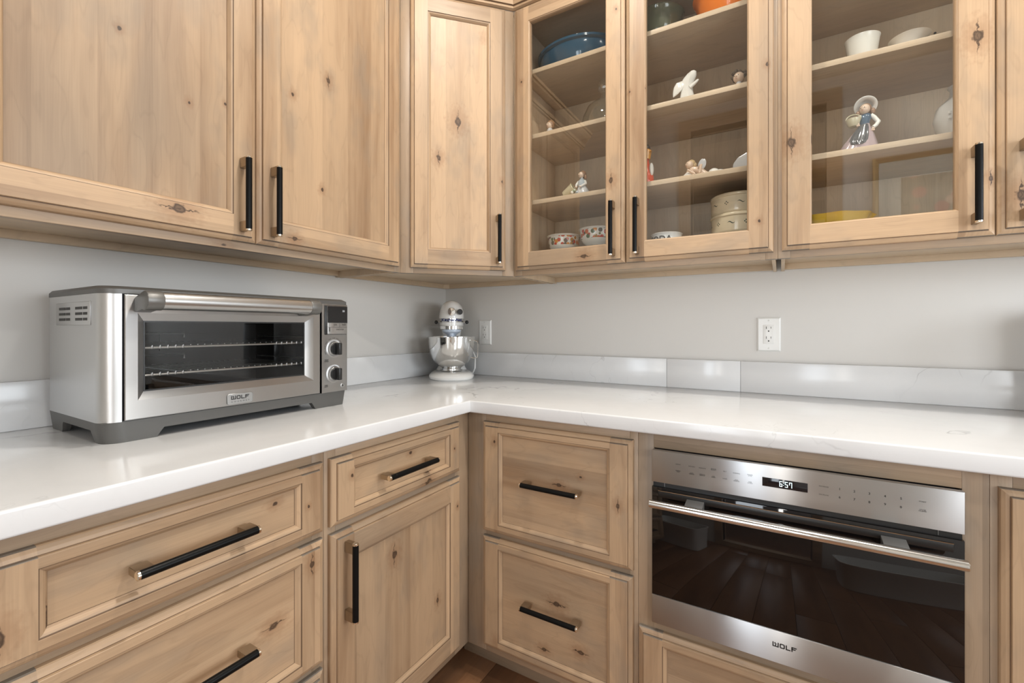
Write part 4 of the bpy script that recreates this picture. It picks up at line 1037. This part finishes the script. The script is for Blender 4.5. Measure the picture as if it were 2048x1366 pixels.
# white robed angel figurine
t = thing('figurine', 'white angel figurine seen from behind with spread robe and wing', 'figurine', (1.226, -0.25, Z2))
mb = MB('z')
def ov(cx, w, d, z, tilt=0): return [(cx+w*math.cos(2*PI*j/20), d*math.sin(2*PI*j/20)*(1+0.12*math.cos(5*2*PI*j/20)), z+tilt*math.cos(2*PI*j/20)) for j in range(20)]
mb.rings([ov(0.0, 0.030, 0.024, 0), ov(-0.001, 0.025, 0.020, 0.022), ov(-0.002, 0.020, 0.017, 0.048), ov(-0.002, 0.0185, 0.0155, 0.066, 0.002), ov(0.000, 0.022, 0.0165, 0.078, 0.006), ov(0.003, 0.025, 0.0165, 0.090, 0.009), ov(0.006, 0.022, 0.014, 0.102, 0.010), ov(0.010, 0.012, 0.009, 0.112, 0.005)], 0); obj('robe', mb, PORC, t)
mb = MB('z'); mb.rings([ov(-0.008, 0.004, 0.004, 0.092), [(x-0.008, y-0.012, z-0.4*(x+0.014)) for x, y, z in ov(-0.012, 0.013, 0.004, 0.080)], [(x-0.012, y-0.014, z-0.5*(x+0.018)) for x, y, z in ov(-0.016, 0.013, 0.0035, 0.064)], [(x-0.016, y-0.013, z-0.5*(x+0.02)) for x, y, z in ov(-0.020, 0.008, 0.003, 0.050)], [(x-0.018, y-0.012, z) for x, y, z in ov(-0.024, 0.0015, 0.0015, 0.040)]], 0); obj('wing', mb, PORC, t)
mb = MB('z'); mb.tube([(0.010, -0.012, 0.060), (0.022, -0.014, 0.066), (0.032, -0.012, 0.075)], [0.0065, 0.0055, 0.0040], 8); mb.ball((0.0332, -0.012, 0.0762), 0.0036, n=8); obj('arm', mb, PORC, t)

# curly head figurine, right end of shelf two
t = thing('figurine', 'curly haired child bust figurine at right end of second shelf', 'figurine', (1.378, -0.25, Z2))
mb = MB('z'); mb.lathe([(0.024, 0), (0.023, 0.010), (0.018, 0.028), (0.009, 0.036), (0.007, 0.042)], n=20); obj('shoulders', mb, PORC_G, t)
mb = MB('z'); mb.ball((0, 0, 0.056), 0.0165, n=16); face(mb, (0, 0, 0.056), 0.0165, -0.45); obj('head', mb, FACE, t)
mb = MB('z')
for k in range(16):
    a = 2*PI*k/16; mb.ball((0.017*math.cos(a), 0.006+0.012*math.sin(a), 0.064+0.008*math.sin(a*2)+(0.004 if k % 2 else 0)), 0.0068, n=8)
mb.ball((0, 0.005, 0.066), 0.0155, n=12); obj('curls', mb, HAIR_D, t)

# red ceramic bird
t = thing('ceramic_bird', 'red ceramic bird with white wing, orange bill and black head', 'figurine', (1.090, -0.25, Z3))
mb = MB('z'); mb.lathe([(0.020, 0), (0.024, 0.006), (0.0265, 0.030), (0.024, 0.055), (0.016, 0.075), (0.011, 0.090), (0.010, 0.110)], n=24); obj('body', mb, ceramic('red_glaze', (0.62, 0.075, 0.022), 0.12), t)
mb = MB('z'); mb.ball((0.0205, -0.008, 0.062), 0.022, 0.36, 0.55, 1.05, 14); obj('wing', mb, PORC, t)
mb = MB('z'); mb.ball((0.0, 0.0, 0.137), 0.0175, 0.9, 0.9, 1.05, 16); obj('head', mb, ceramic('dark_brown_glaze', (0.028, 0.018, 0.016), 0.12), t)
mb = MB('z'); mb.lathe([(0.0125, 0.100), (0.0150, 0.115), (0.0175, 0.128), (0.012, 0.134)], (0.003, -0.003, 0), 18); mb.rings([[(0.010+0.008*math.cos(a_), -0.010+0.005*math.sin(a_), 0.124+0.006*math.sin(a_)) for a_ in [2*PI*j/10 for j in range(10)]], [(0.024, -0.018+0.0008*j, 0.121) for j in range(10)]], 0); obj('bill', mb, ceramic('orange_yellow_glaze', (0.62, 0.27, 0.025), 0.15), t)

# reclining fairy with wing
t = thing('figurine', 'pale reclining fairy figurine with lace wing leaning on her elbows', 'figurine', (1.258, -0.268, Z3))
mb = MB('z'); mb.rings([[(x, y+0.0, z) for x, y in outline(a0, a1, w, 20, 2.2)] for z, a0, a1, w in ((0, -0.050, 0.000, 0.020), (0.008, -0.049, -0.002, 0.019), (0.020, -0.040, -0.004, 0.014), (0.026, -0.034, -0.010, 0.008))], 0); obj('gown', mb, PORC, t)
mb = MB('z'); mb.tube([(-0.030, 0, 0.024), (-0.014, 0, 0.034), (0.004, 0.002, 0.030), (0.022, 0.004, 0.014), (0.036, 0.002, 0.008)], [0.006, 0.011, 0.012, 0.012, 0.008], 12)
mb.tube([(-0.020, -0.006, 0.034), (-0.006, -0.016, 0.014), (-0.026, -0.020, 0.030)], [0.0045, 0.0045, 0.0035], 8); mb.tube([(0.006, -0.006, 0.032), (0.014, -0.014, 0.040), (0.010, -0.018, 0.014)], [0.005, 0.0048, 0.0035], 8); obj('body', mb, SKIN, t)
mb = MB('z'); mb.ball((-0.022, -0.004, 0.050), 0.0125, n=16); face(mb, (-0.022, -0.004, 0.050), 0.0125, -0.9); obj('head', mb, FACE, t)
mb = MB('z'); mb.ball((-0.017, 0.002, 0.054), 0.0135, n=14); mb.ball((-0.008, 0.002, 0.049), 0.008, n=10); obj('hair', mb, ceramic('blond_porcelain_hair', (0.50, 0.36, 0.20), 0.25), t)
mb = MB('z'); mb.ball((0.014, 0.010, 0.050), 0.016, 0.75, 0.14, 1.15, 16, rot=Matrix.Rotation(0.25, 3, 'Y').to_quaternion().to_euler()); obj('wing', mb, PORC_G, t)
t = thing('porcelain_shell', 'small lumpy white porcelain piece lying beside the fairy', 'ornament', (1.318, -0.268, Z3))
mb = MB('z'); mb.ball((-0.010, 0, 0.014), 0.014, 1.2, 1, 0.95, 14); mb.ball((0.008, -0.002, 0.011), 0.012, 1.2, 1, 0.8, 12); obj('body', mb, PORC, t)
mb = MB('z'); mb.ball((0.022, 0.004, 0.012), 0.010, 1.1, 0.5, 0.9, 12); obj('leaf', mb, PORC_G, t)
t = thing('covered_dish', 'pale slope-sided covered dish at the right of the third shelf', 'dish', (1.405, -0.20, Z3))
mb = MB('x'); mb.rings([[(sx_*w, sy_*d, z) for sx_, sy_ in ((-1, -1), (1, -1), (1, 1), (-1, 1))] for w, d, z in ((0.046, 0.05, 0.0), (0.050, 0.055, 0.006), (0.049, 0.053, 0.012))], 0); obj('tray', mb, PORC_G, t)
mb = MB('x'); mb.prism([(-0.047, 0.0125), (0.047, 0.0125), (0.047, 0.085), (0.020, 0.080), (-0.030, 0.058), (-0.044, 0.040)], 'y', -0.045, 0.045, 0, 0.004); obj('lid', mb, PORC_G, t)

# lettered bowl
t = thing('lettered_bowl', 'small white bowl with black lettering standing on the cabinet floor', 'bowl', (1.160, -0.255, ZF))
bowl_part('bowl_body', [(0.030, 0), (0.033, 0.004), (0.044, 0.030), (0.0480, 0.060), (0.0495, 0.074), (0.0520, 0.077)], ceramic('white_bowl_glaze', (0.78, 0.78, 0.76), 0.15), t)
mb = MB('z'); mb.text('SODA', 0.030, lambda a, b: (0.0495*math.sin(a/0.0495-0.25), -0.0495*math.cos(a/0.0495-0.25), 0.0555+b), 0, bold=0.0006); obj('lettering', mb, INK, t, smooth=0)

# stack of three cream stoneware crocks with a small green motif
CROCKP = [(0.076, 0), (0.0795, 0.003), (0.0805, 0.010), (0.0805, 0.052), (0.0830, 0.054), (0.0830, 0.0600), (0.0815, 0.0615)]
GREEN = plain('dark_green_print', (0.02, 0.045, 0.035), 0.3)
ck = None
for k in range(3):
    lb = 'cream stoneware crock with green motif, %s of a stack of three' % ('bottom', 'middle', 'top')[k]
    if ck is None:
        ck = thing('stoneware_crock', lb, 'crock', (1.372, -0.195, ZF), 0, 'stack of cream crocks')
        bowl_part('crock_body', CROCKP, CREAM, ck, n=56, t=0.005)
        mb = MB('z'); R = 0.0809
        def cyl(a0): return lambda a, b: (R*math.sin(a0+a/R), -R*math.cos(a0+a/R), 0.031+b)
        for i in range(12):
            f = cyl(2*PI*i/12)
            if i % 2 == 0:
                for dx_, dz_ in ((0.0042, 0), (-0.0042, 0), (0, 0.0042), (0, -0.0042)):
                    mb.poly([f(dx_-0.0022, dz_), f(dx_, dz_-0.0022), f(dx_+0.0022, dz_), f(dx_, dz_+0.0022)])
            else:
                for q in range(6):
                    u0, u1 = -0.011+q*0.0037, -0.011+(q+1)*0.0037; w0 = 0.0016*math.sin(PI*(q+0.2)/6.4); w1 = 0.0016*math.sin(PI*(q+1.2)/6.4)
                    h0, h1 = 0.003*math.sin(2*PI*q/6), 0.003*math.sin(2*PI*(q+1)/6)
                    mb.poly([f(u0, h0-w0), f(u1, h1-w1), f(u1, h1+w1), f(u0, h0+w0)])
        obj('green_motif', mb, GREEN, ck, smooth=0)
    else:
        c = copy_tree(ck); c.location = (1.372, -0.195, ZF+k*0.0622); c['label'] = lb; c.rotation_euler = (0, 0, 0.35*k)

# second glass cabinet
t = thing('ramekin', 'cream china ramekin on upper shelf above the aproned girl', 'bowl', (1.684, -0.26, Z2))
bowl_part('bowl_body', [(0.030, 0), (0.032, 0.003), (0.034, 0.030), (0.0375, 0.055), (0.0390, 0.066), (0.0405, 0.069)], ceramic('ivory_glaze', (0.68, 0.66, 0.60), 0.25), t)
t = thing('small_dish', 'shallow white dish lying on the shelf right of the ramekin', 'dish', (1.783, -0.262, Z2))
bowl_part('dish_body', [(0.020, 0), (0.022, 0.003), (0.032, 0.028), (0.042, 0.038), (0.044, 0.039)], PORC, t)
t = thing('white_vase', 'round white china vase with short neck beside the door stile', 'vase', (1.902, -0.215, Z3))
mb = MB('z'); mb.lathe(shell([(0.030, 0), (0.034, 0.005), (0.054, 0.035), (0.062, 0.070), (0.056, 0.100), (0.036, 0.120), (0.030, 0.128), (0.029, 0.145), (0.034, 0.152)], 0.003), n=40); obj('vase_body', mb, ceramic('matte_white_china', (0.62, 0.61, 0.58), 0.3), t, smooth=50)
mb = MB('z')
for k in range(7): mb.ball((-0.028+random.uniform(-0.012, 0.02), -0.048-0.004*(k % 2), 0.072+random.uniform(-0.02, 0.02)), 0.0045, 1, 0.4, 1, 8)
obj('flower_relief', mb, PORC, t)
t = thing('scalloped_dish', 'yellow scalloped pie dish on the cabinet floor', 'dish', (1.612, -0.245, ZF))
mb = MB('z'); rs = []
for r, z, amp in ((0.060, 0, 0), (0.064, 0.004, 0.01), (0.082, 0.040, 0.03), (0.096, 0.070, 0.03), (0.102, 0.076, 0.035), (0.098, 0.076, 0.035), (0.090, 0.066, 0.03), (0.062, 0.010, 0.01), (0.002, 0.008, 0)):
    rs.append([(r*(1+amp*math.cos(9*2*PI*j/112))*math.cos(2*PI*j/112), r*(1+amp*math.cos(9*2*PI*j/112))*math.sin(2*PI*j/112), z+0.004*math.cos(9*2*PI*j/112)*(amp > 0.04)) for j in range(112)])
mb.rings(rs, 0); obj('dish_body', mb, ceramic('yellow_glaze', (0.66, 0.42, 0.045), 0.2), t, smooth=60)
t = thing('napkin', 'small folded white napkin at right end of the cabinet floor', 'napkin', (1.905, -0.29, ZF))
mb = MB('x'); mb.prism([(-0.06, 0), (0.05, 0), (0.05, 0.062), (0.02, 0.056), (-0.03, 0.020)], 'y', -0.02, 0.02, 0, 0.003); obj('cloth', mb, PORC, t)

# girl with hat, apron and basket
G = thing('girl_figurine', 'porcelain girl figurine in white hat and dark apron carrying a basket', 'figurine', (1.686, -0.268, Z3))
def ell(cx, cy, w, d, z, fl=0.0, n=36, k=11, ph=0.0): return [(cx+w*(1+fl*math.cos(k*2*PI*j/n+ph))*math.cos(2*PI*j/n), cy+d*(1+fl*math.cos(k*2*PI*j/n+ph))*math.sin(2*PI*j/n), z) for j in range(n)]
mb = MB('z'); mb.rings([ell(-0.016, 0, 0.047, 0.030, 0.001, 0.06), ell(-0.014, 0, 0.045, 0.029, 0.008, 0.06), ell(-0.009, 0, 0.036, 0.025, 0.030, 0.05), ell(-0.003, 0, 0.025, 0.019, 0.052, 0.03), ell(0.001, 0, 0.014, 0.012, 0.070, 0.01), ell(0.002, 0, 0.011, 0.010, 0.078)], 0)
mb.rings([ell(-0.040, 0.004, 0.022, 0.016, 0.0, 0.05), ell(-0.034, 0.004, 0.019, 0.014, 0.012, 0.05), ell(-0.018, 0.003, 0.013, 0.010, 0.034, 0.03), ell(-0.006, 0.0, 0.006, 0.006, 0.052)], 1)
obj('skirt', mb, [ceramic('mauve_porcelain', (0.42, 0.33, 0.34), 0.15), ceramic('pinkish_tan_porcelain', (0.47, 0.35, 0.29), 0.15)], G, smooth=60)
mb = MB('z'); n = 15; rows = []
for i, (z, w, cx, d) in enumerate(((0.076, 0.010, 0.000, 0.0115), (0.062, 0.017, -0.004, 0.0165), (0.046, 0.023, -0.008, 0.0225), (0.030, 0.026, -0.012, 0.0275), (0.022, 0.022, -0.014, 0.0300), (0.018, 0.012, -0.015, 0.0312))):
    rows.append([(cx+w*math.sin((j/(n-1)-0.5)*2.2), -d*math.cos((j/(n-1)-0.5)*2.0)*(1+0.05*math.cos(j*2.1))-0.002, z) for j in range(n)])
mb.rings(rows, 0, closed=False); obj('apron', mb, ceramic('slate_porcelain', (0.075, 0.080, 0.085), 0.10), G, smooth=60)
mb = MB('z'); mb.rings([ell(0.001, 0, 0.0115, 0.0105, 0.072), ell(0.002, 0, 0.0110, 0.010, 0.082), ell(0.004, 0, 0.0128, 0.0105, 0.094), ell(0.005, 0, 0.0125, 0.009, 0.102), ell(0.005, 0, 0.006, 0.006, 0.107)], 0); obj('bodice', mb, ceramic('navy_porcelain', (0.055, 0.100, 0.155), 0.10), G)
for pts, nm in (([(0.015, 0, 0.102), (0.023, 0.002, 0.094), (0.032, 0.002, 0.080), (0.026, -0.004, 0.070), (0.019, -0.008, 0.064)], 'r'), ([(-0.006, 0, 0.102), (-0.013, -0.002, 0.094), (-0.018, -0.008, 0.086), (-0.014, -0.014, 0.080)], 'l')):
    mb = MB('z'); mb.tube([Vector(p) for p in pts], [0.0055, 0.0060, 0.0058, 0.0050, 0.0045][:len(pts)], 12); e_ = Vector(pts[-1]); mb.ball(tuple(e_+Vector((0, -0.001, -0.004))), 0.0042, n=10, m=1)
    for q in range(4): mb.tube([e_+Vector((-0.003+q*0.002, -0.002, -0.005)), e_+Vector((-0.003+q*0.002, -0.004, -0.0095))], 0.0010, 6, 1)
    obj('arm', mb, [PORC, SKIN], G)
mb = MB('z'); mb.tube([(0.005, 0, 0.104), (0.004, -0.001, 0.112)], 0.0045, 10); mb.ball((0.002, -0.003, 0.119), 0.0128, 0.95, 1, 1.08, 18); face(mb, (0.002, -0.003, 0.119), 0.0128, -0.55); obj('head', mb, FACE, G)
mb = MB('z'); mb.ball((0.004, 0.003, 0.122), 0.0145, n=16); mb.ball((0.020, 0.002, 0.112), 0.0065, 1, 1, 1.4, 10); mb.ball((-0.012, 0.000, 0.110), 0.0058, 1, 1, 1.5, 10); mb.ball((-0.016, 0.001, 0.102), 0.0045, n=8); obj('hair', mb, HAIR, G)
mb = MB('z'); mb.lathe([(0.004, 0.014), (0.012, 0.011), (0.0145, 0.003), (0.019, 0.000), (0.0240, -0.003), (0.0262, -0.002), (0.0250, 0.001), (0.018, 0.0045), (0.013, 0.014), (0.006, 0.0175), (0.001, 0.018)], n=32); mb.xform(Matrix.Translation((0.005, 0.005, 0.131)) @ Matrix.Rotation(math.radians(-58), 4, 'X') @ Matrix.Rotation(math.radians(8), 4, 'Y')); obj('hat', mb, PORC, G, smooth=60)
mb = MB('z'); mb.lathe(shell([(0.010, 0), (0.012, 0.002), (0.0165, 0.016), (0.0175, 0.020)], 0.0015), (-0.0235, -0.010, 0.074), 24); mb.tube([(-0.0235+0.0168*math.cos(PI*k/10), -0.010, 0.094+0.013*math.sin(PI*k/10)) for k in range(11)], 0.0014, 6); bk = obj('basket', mb, BASKETM, G)
mb = MB('z')
for k in range(9): mb.ball((-0.0235+0.011*math.cos(k*2.4)*(k/9), -0.010+0.011*math.sin(k*2.4)*(k/9), 0.0935), 0.0042, n=8)
obj('greenery', mb, GREENP, bk)
mb = MB('z')
for k in range(5): mb.ball((0.028+0.004*k, -0.004, 0.004+0.002*(k % 2)), 0.0042, n=8)
obj('blossoms', mb, PORC, G)


# ------------------------------------------------------------------ ceiling lights and things behind the camera
for i, (cx_, cy_, pw) in enumerate(CANS):
    t = thing('recessed_light', ['recessed ceiling light nearest the corner cabinet', 'middle recessed ceiling light over the microwave', 'recessed ceiling light farthest from the corner cabinet', 'added recessed fill light, unseen above the camera'][i], 'light', (cx_, cy_, CH))
    mb = MB(); mb.lathe([(0.085, -0.0005), (0.085, -0.006), (0.060, -0.004), (0.060, -0.0005)], n=28); obj('trim_ring', mb, WHITEPL, t)
    mb = MB(); mb.lathe([(0.058, -0.0030), (0.058, -0.0015)], n=28); obj('lens', mb, emit('lamp_lens', CAN_COLOR, 8), t)
    l = bpy.data.lights.new('recessed_lamp', 'AREA'); l.shape = 'DISK'; l.size = 0.11; l.energy = pw; l.color = CAN_COLOR
    lo_ = bpy.data.objects.new('recessed_lamp', l); COL.objects.link(lo_); lo_.location = (0, 0, -0.012); lo_.parent = t
# gold framed flower print, low white bins and canister that only show as reflections or shade
pf = thing('framed_flower_print', 'gold framed flower print with pale mat hanging on the rear wall', 'picture', (2.38, RY+0.002, 1.80), PI)
FWD, FHT = 0.41, 0.37
mb = MB('x')
fr = [(0.0, 0.0), (0.0, -0.030), (0.010, -0.034), (0.026, -0.022), (0.030, -0.014)]
mb.rings([[(sx_*(FWD-i), y, sz_*(FHT-i)) for sx_, sz_ in ((-1, -1), (1, -1), (1, 1), (-1, 1))] for i, y in fr], 0, True, False, False); obj('picture_frame', mb, plain('gold_leaf', (0.62, 0.44, 0.20), 0.35, 0.8), pf, smooth=0)
mb = MB('x'); mb.box(-FWD+0.028, FWD-0.028, -0.013, -0.004, -FHT+0.028, FHT-0.028); obj('mat_board', mb, plain('pale_mat_board', (0.62, 0.66, 0.62), 0.7), pf)
def flowers_mat():
    t = NT('printed_flowers'); p = t.objco()
    v = t.n('ShaderNodeTexVoronoi'); t.put(v.inputs['Vector'], p); v.inputs['Scale'].default_value = 11.0
    c = t.xyz(v.outputs['Color'])
    fl_ = t.ramp(c[0], (0.0, (0.45, 0.08, 0.06)), (0.35, (0.62, 0.26, 0.18)), (0.6, (0.70, 0.42, 0.28)), (0.8, (0.55, 0.60, 0.66)), (1.0, (0.35, 0.30, 0.12)))
    bg = t.ramp(t.noise(p, 9, 4), (0.3, (0.10, 0.10, 0.07)), (0.7, (0.32, 0.27, 0.18)))
    t.set(Base_Color=t.mix(t.sstep(v.outputs['Distance'], 0.42, 0.32), bg, fl_), Roughness=0.5); return t.m
mb = MB('x'); mb.box(-0.275, 0.275, -0.0145, -0.0125, -0.235, 0.235); obj('print', mb, flowers_mat(), pf)
BIN = None
for bx_, by_, lb in ((2.31, -1.96, 'low white lidless storage bin on the floor behind the camera, right'), (0.62, -1.98, 'low white lidless storage bin on the floor behind the camera, left')):
    if BIN is None:
        BIN = thing('storage_bin', lb, 'bin', (bx_, by_, 0), 0, 'white storage bins')
        mb = MB('z'); rows = [(0.0, 0.42, 0.15), (0.006, 0.43, 0.16), (0.30, 0.455, 0.185), (0.312, 0.468, 0.196), (0.318, 0.468, 0.196), (0.318, 0.452, 0.182), (0.02, 0.425, 0.155)]
        mb.rings([[(x, y, z) for x, y in outline(-a, a, b, 40, 6)] for z, a, b in rows], 0); obj('bin_body', mb, WHITEPL, BIN, smooth=50)
    else:
        c = copy_tree(BIN); c.location = (bx_, by_, 0); c['label'] = lb; c.scale = (0.53, 1, 1)
t = thing('canister', 'dark coffee canister standing on the counter right of the frame', 'canister', (2.19, -0.125, CZ))
mb = MB('z'); mb.lathe([(0.085, 0), (0.088, 0.004), (0.088, 0.25), (0.084, 0.255)], n=40); obj('canister_body', mb, DARKGREY, t)
mb = MB('z'); mb.lathe([(0.089, 0.2555), (0.089, 0.278), (0.080, 0.284), (0.014, 0.286), (0.012, 0.300), (0.016, 0.310), (0.008, 0.316)], n=40); obj('lid', mb, DARKGREY, t)
# room beyond the rear opening: planked ceiling with dark beams
struct('trim_1', frame_rect(0.84, 1.82, 0.0, 2.66, 0.08, RY-0.12, RY+0.02), [ALDER])
struct('wall_beyond', MB().box(-1.2, 4.2, -7.1, -7.0, 0, CH), WALL)
struct('wall_beyond_left', MB().box(-1.3, -1.2, -7.1, RY-0.1, 0, CH), WALL)
struct('wall_beyond_right', MB().box(4.2, 4.3, -7.1, RY-0.1, 0, CH), WALL)
cb = struct('ceiling_beyond', MB('x').box(-1.3, 4.3, -7.1, RY-0.1, CH, CH+0.1), [ALDER])
struct('floor_beyond', MB('y').box(-1.3, 4.3, -7.1, RY-0.1, -0.1, 0.0), [FLOORW])
DARKW = plain('dark_beam_stain', (0.045, 0.028, 0.018), 0.5)
for ya, yb in ((-2.82, -2.64), (-4.75, -4.35), (-6.3, -5.75)):
    obj('ceiling_beam', MB('x').box(-1.2, 4.2, ya, yb, CH-0.12, CH), DARKW, cb)
